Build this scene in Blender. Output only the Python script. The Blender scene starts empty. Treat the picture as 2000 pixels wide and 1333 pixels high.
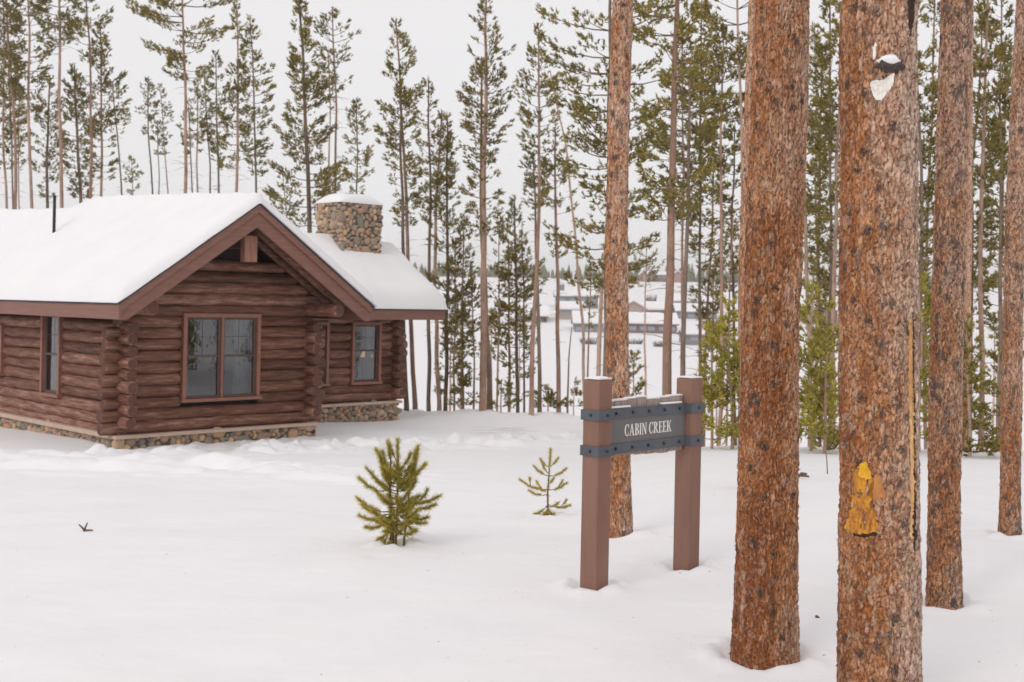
import bpy, math, random
import numpy as np

# ------------------------------------------------------------------ camera, sky, sun, exposure
CAMH = 1.93
FPX = 2312.0
ROLL = 0.02
CR, SR = math.cos(ROLL), math.sin(ROLL)
scene = bpy.context.scene
cam_data = bpy.data.cameras.new("camera")
cam = bpy.data.objects.new("camera", cam_data)
scene.collection.objects.link(cam)
from mathutils import Matrix, Vector
cam.matrix_world = Matrix(((CR, -SR, 0, 0), (0, 0, -1, 0), (SR, CR, 0, CAMH), (0, 0, 0, 1)))
cam_data.sensor_width = 36.0
cam_data.lens = 36.0 * FPX / 2000.0
cam_data.shift_y = -0.03675
cam_data.clip_start = 0.1
cam_data.clip_end = 6000
cam_data.dof.use_dof = True
cam_data.dof.focus_distance = 7.3
cam_data.dof.aperture_fstop = 4.5
scene.camera = cam

world = bpy.data.worlds.new("World")
scene.world = world
world.use_nodes = True
nt = world.node_tree
bgn = nt.nodes["Background"]
sky = nt.nodes.new("ShaderNodeTexSky")
sky.sky_type = 'NISHITA'
sky.sun_disc = False
sky.sun_elevation = math.radians(38)
sky.sun_rotation = math.radians(215)
mixn = nt.nodes.new("ShaderNodeMix")
mixn.data_type = 'RGBA'
mixn.inputs[0].default_value = 0.95
mixn.inputs[7].default_value = (8.5, 8.3, 8.35, 1)       # even white cloud cover
nt.links.new(sky.outputs[0], mixn.inputs[6])
nt.links.new(mixn.outputs[2], bgn.inputs[0])
bgn.inputs[1].default_value = 0.1

sun_data = bpy.data.lights.new("sun", 'SUN')
sun_data.energy = 0.8
sun_data.angle = math.radians(25)
sun_data.color = (1.0, 0.95, 0.88)
sun = bpy.data.objects.new("sun", sun_data)
scene.collection.objects.link(sun)
_az = math.radians(215)      # sun stands behind the camera's left shoulder
_el = math.radians(38)
_d = Vector((math.sin(_az) * math.cos(_el), math.cos(_az) * math.cos(_el), math.sin(_el)))
sun.rotation_euler = _d.to_track_quat('Z', 'Y').to_euler()

scene.view_settings.view_transform = 'Standard'
scene.view_settings.look = 'None'
scene.view_settings.exposure = 0.10
scene.view_settings.gamma = 1.0
scene.render.resolution_x = 1024
scene.render.resolution_y = 682

# ------------------------------------------------------------------ helpers
def ray(x, y):
    u = x - 1000.0; v = y - 593.0
    return ((u * CR + v * SR) / FPX, -(-u * SR + v * CR) / FPX)
def at(x, y, D):
    rx, rz = ray(x, y)
    return Vector((rx * D, D, CAMH + rz * D))
def project(P):
    D = P[:, 1]
    ul = P[:, 0] / D * FPX; vl = -(P[:, 2] - CAMH) / D * FPX
    return 1000 + ul * CR - vl * SR, 593 + ul * SR + vl * CR

def _h(ix, iy, iz, seed):
    n = (ix.astype(np.int64) * 374761393 + iy.astype(np.int64) * 668265263 + iz.astype(np.int64) * 2147483647 + seed * 144269504) & 0xffffffff
    n = ((n ^ (n >> 13)) * 1274126177) & 0xffffffff
    n = n ^ (n >> 16)
    return (n & 0xffffff) / float(0xffffff)
def vnoise(x, y, z=0.0, seed=0):
    x = np.asarray(x, float); y = np.asarray(y, float); z = np.asarray(z, float) + 0 * x
    ix, iy, iz = np.floor(x), np.floor(y), np.floor(z)
    fx, fy, fz = x - ix, y - iy, z - iz
    fx = fx * fx * (3 - 2 * fx); fy = fy * fy * (3 - 2 * fy); fz = fz * fz * (3 - 2 * fz)
    r = 0
    for a in (0, 1):
        for b in (0, 1):
            for c in (0, 1):
                w = (fx if a else 1 - fx) * (fy if b else 1 - fy) * (fz if c else 1 - fz)
                r = r + w * _h(ix + a, iy + b, iz + c, seed)
    return r * 2 - 1
def fbm(x, y, z=0.0, seed=0, oct=4):
    r = 0; a = 1.0; s = 0
    for o in range(oct):
        r = r + a * vnoise(np.asarray(x) * 2 ** o, np.asarray(y) * 2 ** o, np.asarray(z) * 2 ** o, seed + o * 17)
        s += a; a *= 0.5
    return r / s
def worley(x, y, seed=0, perx=None):
    x = np.asarray(x, float); y = np.asarray(y, float)
    ix, iy = np.floor(x), np.floor(y)
    f1 = np.full(x.shape, 9.0); f2 = np.full(x.shape, 9.0); cid = np.zeros(x.shape)
    for a in (-1, 0, 1):
        for b in (-1, 0, 1):
            cx, cy = ix + a, iy + b
            hx = np.mod(cx, perx) if perx else cx
            px = cx + _h(hx, cy, hx * 0, seed); py = cy + _h(hx, cy, hx * 0 + 1, seed + 5)
            d = np.sqrt((x - px) ** 2 + (y - py) ** 2)
            m = d < f1
            cid = np.where(m, _h(hx, cy, hx * 0 + 2, seed + 11), cid)
            f2 = np.where(m, f1, np.minimum(f2, d)); f1 = np.where(m, d, f1)
    return f1, f2, cid
def sst(x, a, b):
    t = np.clip((np.asarray(x, float) - a) / (b - a), 0, 1)
    return t * t * (3 - 2 * t)

def link(o, parent=None):
    scene.collection.objects.link(o)
    if parent is not None: o.parent = parent
    return o
def tag(o, label=None, cat=None, group=None, kind=None):
    if label: o["label"] = label
    if cat: o["category"] = cat
    if group: o["group"] = group
    if kind: o["kind"] = kind
    return o
def empty(name, loc, rz=0.0):
    o = bpy.data.objects.new(name, None)
    o.empty_display_size = 0.2
    o.location = loc; o.rotation_euler = (0, 0, rz)
    return link(o)

class MB:
    def __init__(s):
        s.v = []; s.f = []; s.m = []; s.n = 0; s.sm = []
    def add(s, V, Fc, mat=0, smooth=False):
        V = np.asarray(V, float)
        s.v.append(V)
        for f in Fc: s.f.append([i + s.n for i in f])
        s.m += [mat] * len(Fc); s.sm += [smooth] * len(Fc)
        s.n += len(V)
        return s
    def box(s, x0, x1, y0, y1, z0, z1, mat=0):
        V = [(x, y, z) for x in (x0, x1) for y in (y0, y1) for z in (z0, z1)]
        F = [(0, 1, 3, 2), (4, 6, 7, 5), (0, 4, 5, 1), (2, 3, 7, 6), (0, 2, 6, 4), (1, 5, 7, 3)]
        return s.add(V, F, mat)
    def bbox(s, x0, x1, y0, y1, z0, z1, b=0.01, mat=0):
        # box with its edges chamfered
        V = []; ids = {}
        for i, x in enumerate((x0, x1)):
            for j, y in enumerate((y0, y1)):
                for k, z in enumerate((z0, z1)):
                    sx, sy, sz = (1 if i == 0 else -1), (1 if j == 0 else -1), (1 if k == 0 else -1)
                    ids[(i, j, k, 0)] = len(V); V.append((x, y + sy * b, z + sz * b))
                    ids[(i, j, k, 1)] = len(V); V.append((x + sx * b, y, z + sz * b))
                    ids[(i, j, k, 2)] = len(V); V.append((x + sx * b, y + sy * b, z))
        F = []
        g = lambda i, j, k, a: ids[(i, j, k, a)]
        F.append((g(0,0,0,0), g(0,0,1,0), g(0,1,1,0), g(0,1,0,0))); F.append((g(1,0,0,0), g(1,1,0,0), g(1,1,1,0), g(1,0,1,0)))
        F.append((g(0,0,0,1), g(1,0,0,1), g(1,0,1,1), g(0,0,1,1))); F.append((g(0,1,0,1), g(0,1,1,1), g(1,1,1,1), g(1,1,0,1)))
        F.append((g(0,0,0,2), g(0,1,0,2), g(1,1,0,2), g(1,0,0,2))); F.append((g(0,0,1,2), g(1,0,1,2), g(1,1,1,2), g(0,1,1,2)))
        for i in (0, 1):
            for j in (0, 1): F.append((g(i,j,0,0), g(i,j,0,1), g(i,j,1,1), g(i,j,1,0)))
            for k in (0, 1): F.append((g(i,0,k,0), g(i,0,k,2), g(i,1,k,2), g(i,1,k,0)))
        for j in (0, 1):
            for k in (0, 1): F.append((g(0,j,k,1), g(0,j,k,2), g(1,j,k,2), g(1,j,k,1)))
        for i in (0, 1):
            for j in (0, 1):
                for k in (0, 1): F.append((g(i,j,k,0), g(i,j,k,1), g(i,j,k,2)))
        return s.add(V, F, mat)
    def prism(s, poly, axis, a0, a1, mat=0):
        # poly: 2D points; extruded along axis ('x','y','z') from a0 to a1
        n = len(poly)
        def mk(p, a):
            return {'x': (a, p[0], p[1]), 'y': (p[0], a, p[1]), 'z': (p[0], p[1], a)}[axis]
        V = [mk(p, a0) for p in poly] + [mk(p, a1) for p in poly]
        F = [list(range(n)), list(range(2 * n - 1, n - 1, -1))]
        for i in range(n):
            j = (i + 1) % n
            F.append((i, i + n, j + n, j))
        return s.add(V, F, mat)
    def tube(s, pts, rad, n=8, mat=0, smooth=True, cap=True, wob=0.0, seed=0, capmat=None):
        pts = np.asarray(pts, float); m = len(pts)
        rad = np.broadcast_to(np.asarray(rad, float), (m,))
        tg = np.gradient(pts, axis=0); tg /= np.linalg.norm(tg, axis=1)[:, None] + 1e-9
        ref = np.array([0, 0, 1.0]) if abs(tg[0][2]) < 0.9 else np.array([1.0, 0, 0])
        u = np.cross(ref, tg); u /= np.linalg.norm(u, axis=1)[:, None] + 1e-9
        w = np.cross(tg, u)
        a = np.arange(n) * 2 * np.pi / n
        R = rad[:, None] * np.ones((1, n))
        if wob:
            R = R * (1 + wob * vnoise(np.arange(m)[:, None] * 0.9 + 0 * a[None], np.cos(a)[None] * 1.3 + 0 * R + 5, np.sin(a)[None] * 1.3 + 0 * R + seed, seed))
        V = pts[:, None, :] + R[:, :, None] * (np.cos(a)[None, :, None] * u[:, None, :] + np.sin(a)[None, :, None] * w[:, None, :])
        V = V.reshape(-1, 3)
        F = []
        for i in range(m - 1):
            for j in range(n):
                k = (j + 1) % n
                F.append((i * n + j, i * n + k, (i + 1) * n + k, (i + 1) * n + j))
        s.add(V, F, mat, smooth)
        if cap:
            b = s.n - len(V)
            s.f.append([b + j for j in range(n - 1, -1, -1)]); s.f.append([b + (m - 1) * n + j for j in range(n)])
            s.m += [mat if capmat is None else capmat] * 2; s.sm += [False] * 2
        return s
    def build(s, name, mats, parent=None, off=(0, 0, 0)):
        me = bpy.data.meshes.new(name)
        V = np.concatenate(s.v) + np.array(off)
        me.from_pydata(V.tolist(), [], s.f)
        for m in (mats if isinstance(mats, (list, tuple)) else [mats]): me.materials.append(m)
        me.polygons.foreach_set("material_index", s.m)
        me.polygons.foreach_set("use_smooth", s.sm)
        me.update()
        return link(bpy.data.objects.new(name, me), parent)

def mesh_np(name, V, F, mats, parent=None, mi=None, smooth=False, k=None):
    """fast mesh from numpy arrays, F is (m,k)"""
    me = bpy.data.meshes.new(name)
    k = F.shape[1]
    me.vertices.add(len(V)); me.vertices.foreach_set("co", np.asarray(V, np.float32).ravel())
    me.loops.add(F.size); me.loops.foreach_set("vertex_index", F.astype(np.int32).ravel())
    me.polygons.add(len(F)); me.polygons.foreach_set("loop_start", np.arange(0, F.size, k, dtype=np.int32))
    me.polygons.foreach_set("loop_total", np.full(len(F), k, np.int32))
    for m in (mats if isinstance(mats, (list, tuple)) else [mats]): me.materials.append(m)
    if mi is not None: me.polygons.foreach_set("material_index", np.asarray(mi, np.int32))
    me.polygons.foreach_set("use_smooth", np.full(len(F), smooth))
    me.update(calc_edges=True)
    return link(bpy.data.objects.new(name, me), parent)

def grid_faces(nr, nc, wrap=False):
    i, j = np.meshgrid(np.arange(nr - 1), np.arange(nc if wrap else nc - 1), indexing='ij')
    j2 = (j + 1) % nc if wrap else j + 1
    return np.stack([i * nc + j, i * nc + j2, (i + 1) * nc + j2, (i + 1) * nc + j], -1).reshape(-1, 4)

# ------------------------------------------------------------------ materials
class Mat:
    def __init__(s, name, rough=0.8, spec=0.3):
        s.m = bpy.data.materials.new(name); s.m.use_nodes = True
        s.t = s.m.node_tree; s.b = s.t.nodes["Principled BSDF"]
        s.b.inputs["Roughness"].default_value = rough
        s.b.inputs["Specular IOR Level"].default_value = spec
        s.tc = s.t.nodes.new("ShaderNodeTexCoord").outputs["Object"]
    def n(s, typ, **kw):
        nd = s.t.nodes.new(typ)
        for k, v in kw.items():
            if hasattr(nd, k) and not k[0].isupper(): setattr(nd, k, v)
            else: s.set(nd, k, v)
        return nd
    def set(s, nd, k, v):
        k = k.replace('_', ' ')
        i = nd.inputs[k] if not k.isdigit() else nd.inputs[int(k)]
        if hasattr(v, 'is_output') or isinstance(v, bpy.types.NodeSocket): s.t.links.new(v, i)
        else: i.default_value = v
    def map(s, sc, src=None, loc=(0, 0, 0)):
        m = s.n("ShaderNodeMapping"); m.inputs["Scale"].default_value = sc; m.inputs["Location"].default_value = loc
        s.t.links.new(src or s.tc, m.inputs[0]); return m.outputs[0]
    def noise(s, scale, vec=None, detail=4, rough=0.55):
        nd = s.n("ShaderNodeTexNoise"); nd.inputs["Scale"].default_value = scale
        nd.inputs["Detail"].default_value = detail; nd.inputs["Roughness"].default_value = rough
        s.t.links.new(vec or s.tc, nd.inputs["Vector"]); return nd.outputs[0]
    def ramp(s, fac, stops):
        nd = s.n("ShaderNodeValToRGB"); e = nd.color_ramp.elements
        while len(e) < len(stops): e.new(0.5)
        for el, (p, c) in zip(e, stops):
            el.position = p; el.color = (*c, 1) if not isinstance(c, (int, float)) else (c, c, c, 1)
        s.t.links.new(fac, nd.inputs[0]); return nd.outputs[0]
    def mix(s, fac, a, b, mode='MIX'):
        nd = s.n("ShaderNodeMix", data_type='RGBA', blend_type=mode)
        for i, v in ((0, fac), (6, a), (7, b)):
            if isinstance(v, bpy.types.NodeSocket): s.t.links.new(v, nd.inputs[i])
            else: nd.inputs[i].default_value = (*v, 1) if isinstance(v, tuple) else v
        return nd.outputs[2]
    def math(s, op, a, b=0.0, c=None):
        nd = s.n("ShaderNodeMath", operation=op)
        for i, v in enumerate((a, b, c)):
            if v is None: continue
            if isinstance(v, bpy.types.NodeSocket): s.t.links.new(v, nd.inputs[i])
            else: nd.inputs[i].default_value = v
        return nd.outputs[0]
    def col(s, c):
        if isinstance(c, bpy.types.NodeSocket): s.t.links.new(c, s.b.inputs["Base Color"])
        else: s.b.inputs["Base Color"].default_value = (*c, 1)
        return s
    def bump(s, h, strength=0.5, dist=0.02):
        nd = s.n("ShaderNodeBump"); nd.inputs["Strength"].default_value = strength; nd.inputs["Distance"].default_value = dist
        s.t.links.new(h, nd.inputs["Height"]); s.t.links.new(nd.outputs[0], s.b.inputs["Normal"])
        return s
    def island(s):
        return s.n("ShaderNodeNewGeometry").outputs["Random Per Island"]
    def pos(s):
        return s.n("ShaderNodeNewGeometry").outputs["Position"]

def mk_snow(name, dirt=False):
    M = Mat(name, 0.75, 0.15)
    n1 = M.noise(1.2, detail=5); n2 = M.noise(14, detail=4); n3 = M.noise(90, detail=2)
    c = M.ramp(n1, [(0.3, (0.83, 0.82, 0.84)), (0.7, (0.87, 0.853, 0.862))])
    if dirt:
        # wind-blown bark crumbs and the scraped patch of the drive
        sp = M.noise(22, M.tc, 2)
        c = M.mix(M.ramp(sp, [(0.735, 0.0), (0.755, 0.7)]), c, (0.22, 0.16, 0.12))
        sep = M.n("ShaderNodeSeparateXYZ"); M.t.links.new(M.tc, sep.inputs[0])
        dx = M.math('DIVIDE', M.math('SUBTRACT', sep.outputs[0], -0.15), 1.0)
        dy = M.math('DIVIDE', M.math('SUBTRACT', sep.outputs[1], 28.6), 3.2)
        r = M.math('SQRT', M.math('ADD', M.math('MULTIPLY', dx, dx), M.math('MULTIPLY', dy, dy)))
        nn = M.noise(1.0, M.map((1.2, 2.8, 1)), 4, 0.65)
        k = M.math('MULTIPLY', M.ramp(r, [(0.35, 1.0), (1.0, 0.0)]), M.ramp(nn, [(0.45, 0.0), (0.6, 1.0)]))
        c = M.mix(M.math('MULTIPLY', k, 0.5), c, (0.36, 0.32, 0.29))
    M.col(c)
    h = M.math('ADD', M.math('MULTIPLY', n2, 0.6), M.math('MULTIPLY', n3, 0.12))
    M.bump(h, 0.35, 0.02)
    return M.m
SNOW = mk_snow("snow")
SNOWG = mk_snow("ground snow", True)

def mk_bark(name, red=0.5, side=0.0, sc=1.0, dark=0.0, tone=1.0):
    """flaky pine bark: warm inner bark showing between pale outer scales, dark fissures and specks"""
    M = Mat(name, 0.92, 0.1)
    wn = M.n("ShaderNodeTexNoise"); wn.inputs["Scale"].default_value = 60 * sc; wn.inputs["Detail"].default_value = 3; M.t.links.new(M.tc, wn.inputs["Vector"])
    wv = M.n("ShaderNodeMix", data_type='VECTOR'); wv.inputs[0].default_value = 0.016; M.t.links.new(M.tc, wv.inputs[4]); M.t.links.new(wn.outputs[1], wv.inputs[5])
    warp = wv.outputs[1]
    big = M.noise(4.5 * sc, M.map((1, 1, 0.4)), 4, 0.6)
    sep = M.n("ShaderNodeSeparateXYZ"); M.t.links.new(M.tc, sep.inputs[0])
    fine = M.noise(120 * sc, M.map((1, 1, 0.55), warp), 5, 0.78)
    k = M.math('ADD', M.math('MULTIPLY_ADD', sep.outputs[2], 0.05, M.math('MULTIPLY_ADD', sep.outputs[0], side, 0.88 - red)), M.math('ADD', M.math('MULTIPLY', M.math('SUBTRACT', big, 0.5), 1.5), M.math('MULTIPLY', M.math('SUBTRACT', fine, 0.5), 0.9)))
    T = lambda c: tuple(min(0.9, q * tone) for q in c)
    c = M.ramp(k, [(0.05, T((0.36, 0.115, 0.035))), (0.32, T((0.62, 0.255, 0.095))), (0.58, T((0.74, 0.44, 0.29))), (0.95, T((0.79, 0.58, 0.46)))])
    v2 = M.n("ShaderNodeTexVoronoi"); v2.inputs["Scale"].default_value = 105 * sc; M.t.links.new(M.map((1, 1, 0.5), warp), v2.inputs["Vector"])
    sepc = M.n("ShaderNodeSeparateColor"); M.t.links.new(v2.outputs["Color"], sepc.inputs[0])
    c = M.mix(M.ramp(sepc.outputs[0], [(0.55, 0.0), (1.0, 0.38)]), c, T((0.84, 0.65, 0.52)))
    c = M.mix(M.ramp(sepc.outputs[1], [(0.70, 0.0), (0.95, 0.75)]), c, (0.20, 0.09, 0.055))
    # fissures between the scales: thin ridged lines, mostly upright
    rn = M.noise(34 * sc, M.map((1, 1, 0.36), warp), 5, 0.7)
    rid = M.math('ABSOLUTE', M.math('SUBTRACT', rn, 0.5))
    c = M.mix(M.ramp(rid, [(0.0, 0.6), (0.035, 0.0)]), c, (0.13, 0.06, 0.035))
    pa = M.n('ShaderNodeAttribute'); pa.attribute_name = 'plate'; pi = M.n('ShaderNodeAttribute'); pi.attribute_name = 'plate_id'
    pe = M.math('ADD', pa.outputs['Fac'], M.math('MULTIPLY', M.math('SUBTRACT', fine, 0.5), 1.3))
    c = M.mix(M.ramp(pi.outputs['Fac'], [(0.0, 0.4), (0.45, 0.0)]), c, T((0.42, 0.155, 0.06)))
    c = M.mix(M.ramp(pi.outputs['Fac'], [(0.7, 0.0), (1.0, 0.35)]), c, T((0.84, 0.62, 0.48)))
    c = M.mix(M.ramp(pe, [(0.08, 0.7), (0.50, 0.0)]), c, (0.17, 0.065, 0.03))
    up = M.noise(20 * sc, M.map((1, 1, 0.09), warp), 5, 0.72)
    c = M.mix(M.ramp(up, [(0.55, 0.0), (0.66, 0.55)]), c, (0.16, 0.07, 0.045))
    c = M.mix(M.ramp(up, [(0.30, 0.35), (0.42, 0.0)]), c, T((0.82, 0.60, 0.46)))
    blot = M.n('ShaderNodeTexVoronoi'); blot.inputs['Scale'].default_value = 11 * sc; M.t.links.new(M.map((1, 1, 0.8), warp), blot.inputs['Vector'])
    bn_ = M.math('ADD', blot.outputs['Distance'], M.math('MULTIPLY', M.math('SUBTRACT', fine, 0.5), 0.9))
    c = M.mix(M.ramp(bn_, [(0.12, 0.85), (0.28, 0.0)]), c, (0.085, 0.07, 0.065))
    pits = M.noise(62 * sc, M.map((1, 1, 0.6), warp), 4, 0.7)
    c = M.mix(M.ramp(pits, [(0.605 - dark, 0.0), (0.66 - dark, 0.9)]), c, (0.09, 0.06, 0.05))
    lich = M.noise(15 * sc, M.map((1, 1, 0.6)), 7, 0.8)
    c = M.mix(M.ramp(lich, [(0.565 - dark, 0.0), (0.615 - dark, 0.8)]), c, (0.15, 0.13, 0.12))
    M.col(c)
    h = M.math('SUBTRACT', M.math('ADD', M.math('MULTIPLY', M.ramp(rid, [(0.0, 0.0), (0.09, 1.0)]), 0.7),
               M.math('ADD', M.math('MULTIPLY', fine, 0.9), M.math('MULTIPLY', sepc.outputs[2], 0.45))), M.math('MULTIPLY', up, 1.2))
    M.bump(h, 0.8, 0.010 / sc)
    return M.m
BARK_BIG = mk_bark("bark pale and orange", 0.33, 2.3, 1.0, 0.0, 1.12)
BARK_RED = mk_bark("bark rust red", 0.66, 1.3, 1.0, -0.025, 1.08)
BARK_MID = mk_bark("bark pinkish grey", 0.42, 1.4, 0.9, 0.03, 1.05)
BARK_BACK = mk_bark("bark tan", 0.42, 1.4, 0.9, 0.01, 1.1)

def mk_farbark(name, a, b):
    M = Mat(name, 0.95, 0.05)
    oi = M.n("ShaderNodeObjectInfo").outputs["Random"]
    n = M.noise(3.5, M.map((1, 1, 0.35)), 5, 0.7)
    k = M.math('ADD', n, M.math('MULTIPLY', M.math('SUBTRACT', oi, 0.5), 0.35))
    c = M.ramp(k, [(0.32, a), (0.68, b)])
    c = M.mix(M.ramp(M.noise(11, M.map((1, 1, 0.5)), 4, 0.7), [(0.52, 0.0), (0.66, 0.55)]), c, (0.15, 0.11, 0.09))
    M.col(c); M.bump(n, 0.6, 0.05)
    return M.m
FB_TAN = mk_farbark("far bark tan", (0.30, 0.185, 0.135), (0.54, 0.38, 0.30))
FB_DARK = mk_farbark("far bark dark", (0.14, 0.105, 0.085), (0.29, 0.215, 0.17))
TWIG = Mat("twig", 0.9, 0.1).col((0.17, 0.115, 0.085)).m

def mk_needle(name, a, b, c3):
    M = Mat(name, 0.6, 0.25)
    r = M.island()
    n = M.noise(0.9, M.pos(), 3, 0.6)
    k = M.math('ADD', M.math('MULTIPLY', r, 0.45), M.math('MULTIPLY', n, 0.75))
    c = M.ramp(k, [(0.3, a), (0.58, b), (0.85, c3)])
    M.col(c)
    # needles let some light through
    tr = M.n("ShaderNodeBsdfTranslucent"); M.t.links.new(c, tr.inputs[0])
    mx = M.n("ShaderNodeMixShader"); mx.inputs[0].default_value = 0.25
    out = [x for x in M.t.nodes if x.type == 'OUTPUT_MATERIAL'][0]
    M.t.links.new(M.b.outputs[0], mx.inputs[1]); M.t.links.new(tr.outputs[0], mx.inputs[2]); M.t.links.new(mx.outputs[0], out.inputs[0])
    return M.m
ND_DARK = mk_needle("needles dark olive", (0.12, 0.10, 0.035), (0.23, 0.19, 0.06), (0.38, 0.29, 0.09))
ND_MID = mk_needle("needles olive", (0.11, 0.095, 0.03), (0.26, 0.215, 0.055), (0.46, 0.36, 0.10))
ND_BRIGHT = mk_needle("needles yellow green", (0.20, 0.185, 0.04), (0.42, 0.37, 0.07), (0.66, 0.54, 0.13))
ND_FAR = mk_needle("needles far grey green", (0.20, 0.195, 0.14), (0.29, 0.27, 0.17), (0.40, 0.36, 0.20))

# ------------------------------------------------------------------ ground shape
_L = np.array([(-60, 0), (9, 0), (15, -0.42), (19, -0.74), (23, -0.98), (27, -1.12), (32.5, -1.34), (35.5, -1.36), (38, -1.75), (44, -3.2), (55, -5.3), (80, -8), (130, -9.5), (190, -9.5), (235, -6.2), (250, -5.0), (262, -4.3), (275, -2.3), (286, -0.8), (300, 1.3), (320, 2.6), (400, 7.0), (500, 12.0), (600, 16.5), (640, 17.2), (760, 14), (1500, -30), (3000, -60)], float)
_R = np.array([(-60, 0), (10, 0), (13, -0.10), (17, -0.30), (20.5, -0.46), (22, -0.60), (26, -1.6), (32, -3.0), (45, -5.2), (70, -8), (130, -9.5), (190, -9.5), (235, -6.2), (250, -5.0), (262, -4.3), (275, -2.3), (286, -0.8), (300, 1.3), (320, 2.6), (400, 7.0), (500, 12.0), (600, 16.5), (640, 17.2), (760, 14), (1500, -30), (3000, -60)], float)
_B = np.array([(-60, 0), (9, 0), (15, -0.42), (19, -0.74), (23, -0.98), (27, -1.12), (32.5, -1.34), (60, -1.9), (90, -3), (140, -6), (190, -8), (235, -6.2), (250, -5.0), (262, -4.3), (275, -2.3), (286, -0.8), (300, 1.3), (320, 2.6), (400, 7.0), (500, 12.0), (600, 16.5), (640, 17.2), (760, 14), (1500, -30), (3000, -60)], float)
def _pr(T, y):
    # smoothed piecewise-linear profile
    s = np.maximum(0.6, 0.035 * np.abs(y))
    return (np.interp(y - s, T[:, 0], T[:, 1]) + 2 * np.interp(y, T[:, 0], T[:, 1]) + np.interp(y + s, T[:, 0], T[:, 1])) / 4
def gbase(x, y):
    x = np.asarray(x, float); y = np.asarray(y, float)
    r = x / np.maximum(y, 4.0)
    kr = sst(r, 0.04, 0.19); kb = sst(-r, 0.10, 0.28)
    z = _pr(_L, y) * (1 - kr) * (1 - kb) + _pr(_R, y) * kr + _pr(_B, y) * kb * (1 - kr)
    far = sst(y, 340, 560)
    z = z + far * 5 * vnoise(x / 190, y / 260, seed=3)
    return z
WELLS = []
MOUNDS = []     # x, y, radius, height
def ground(x, y):
    x = np.asarray(x, float); y = np.asarray(y, float)
    z = gbase(x, y)
    near = 1 - sst(y, 60, 120)
    z = z + near * (0.05 * fbm(x / 3.1, y / 4.0, seed=7, oct=3) + 0.014 * fbm(x * 1.4, y * 1.8, seed=9, oct=3) + 0.004 * fbm(x * 7, y * 9, seed=10, oct=2))
    # ploughed lumpy bank in front of the cabin
    line = 17.6 - 0.16 * (x + 7)
    band = np.exp(-((y - line) / 1.5) ** 2) * sst(-x, 0.0, 3.0) * (1 - sst(-x, 13, 20))
    z = z + band * (0.10 + 0.05 * fbm(x * 4, y * 6, seed=71, oct=3) + 0.26 * fbm(x * 0.9, y * 1.9, seed=11, oct=5) - 0.20 * np.maximum(0, 0.12 - np.abs(fbm(x * 0.5, y * 1.6, seed=13, oct=4))) / 0.12 * sst(vnoise(x * 0.7, y * 0.7, seed=88), 0.0, 0.5))
    band2 = np.exp(-((y - (21.0 + 0.62 * (x + 7.5))) / 1.6) ** 2) * sst(x, -9.5, -7) * (1 - sst(x, 1.5, 4))
    z = z + band2 * (0.03 + 0.32 * fbm(x * 2.6, y * 3.2, seed=15, oct=5))
    z = z - 0.15 * np.exp(-(((x + 7.4) / 1.5) ** 2 + ((y - 22.4) / 1.1) ** 2)) - 0.05 * np.exp(-(((x + 5.6) / 1.4) ** 2 + ((y - 24.2) / 1.1) ** 2))
    z = z + 0.05 * np.exp(-((y - (22.6 + (x + 7.6)) ) / 0.35) ** 2) * sst(x, -7.2, -6.4) * (1 - sst(x, -4.6, -4.2)) * (0.5 + fbm(x * 6, y * 6, seed=51, oct=3) * 2.2)
    cr = np.exp(-((y - 34.6) / 1.6) ** 2) * sst(x, -8, -3) * (1 - sst(x, 3, 5))
    z = z + cr * (0.06 + 0.22 * np.abs(fbm(x * 0.9, y * 0.5, seed=19, oct=4)))
    # low drift behind the sign on the right
    z = z + 0.06 * np.exp(-((y - 20.3) / 1.6) ** 2) * sst(x, 2.5, 4) * fbm(x * 0.8, y * 0.5, seed=21)
    for mx, my, mr in WELLS:        # melt hollow with a ragged lip round each foot
        d = np.sqrt((x - mx) ** 2 + (y - my) ** 2); an = np.arctan2(y - my, x - mx)
        lip = fbm(np.cos(an) * 2 + mx, np.sin(an) * 2 + my, seed=33, oct=3)
        z = z - 0.035 * np.exp(-((d - mr) / 0.05) ** 2) + (0.03 + 0.05 * lip) * np.exp(-((d - mr * 1.35 - 0.06) / 0.07) ** 2)
    for mx, my, mr, mh in MOUNDS:
        d2 = ((x - mx) ** 2 + (y - my) ** 2) / (mr * mr)
        z = z + mh * np.exp(-d2)
    return z
def gz(x, y): return float(ground(np.array([x]), np.array([y]))[0])
def ground_at(px, py):
    rx, rz = ray(px, py)
    ys = np.linspace(4, 60, 2800)
    d = CAMH + rz * ys - gbase(rx * ys, ys)
    k = np.argmax(d < 0)
    D = ys[k] if d[k] < 0 else 38.0
    return D
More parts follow.
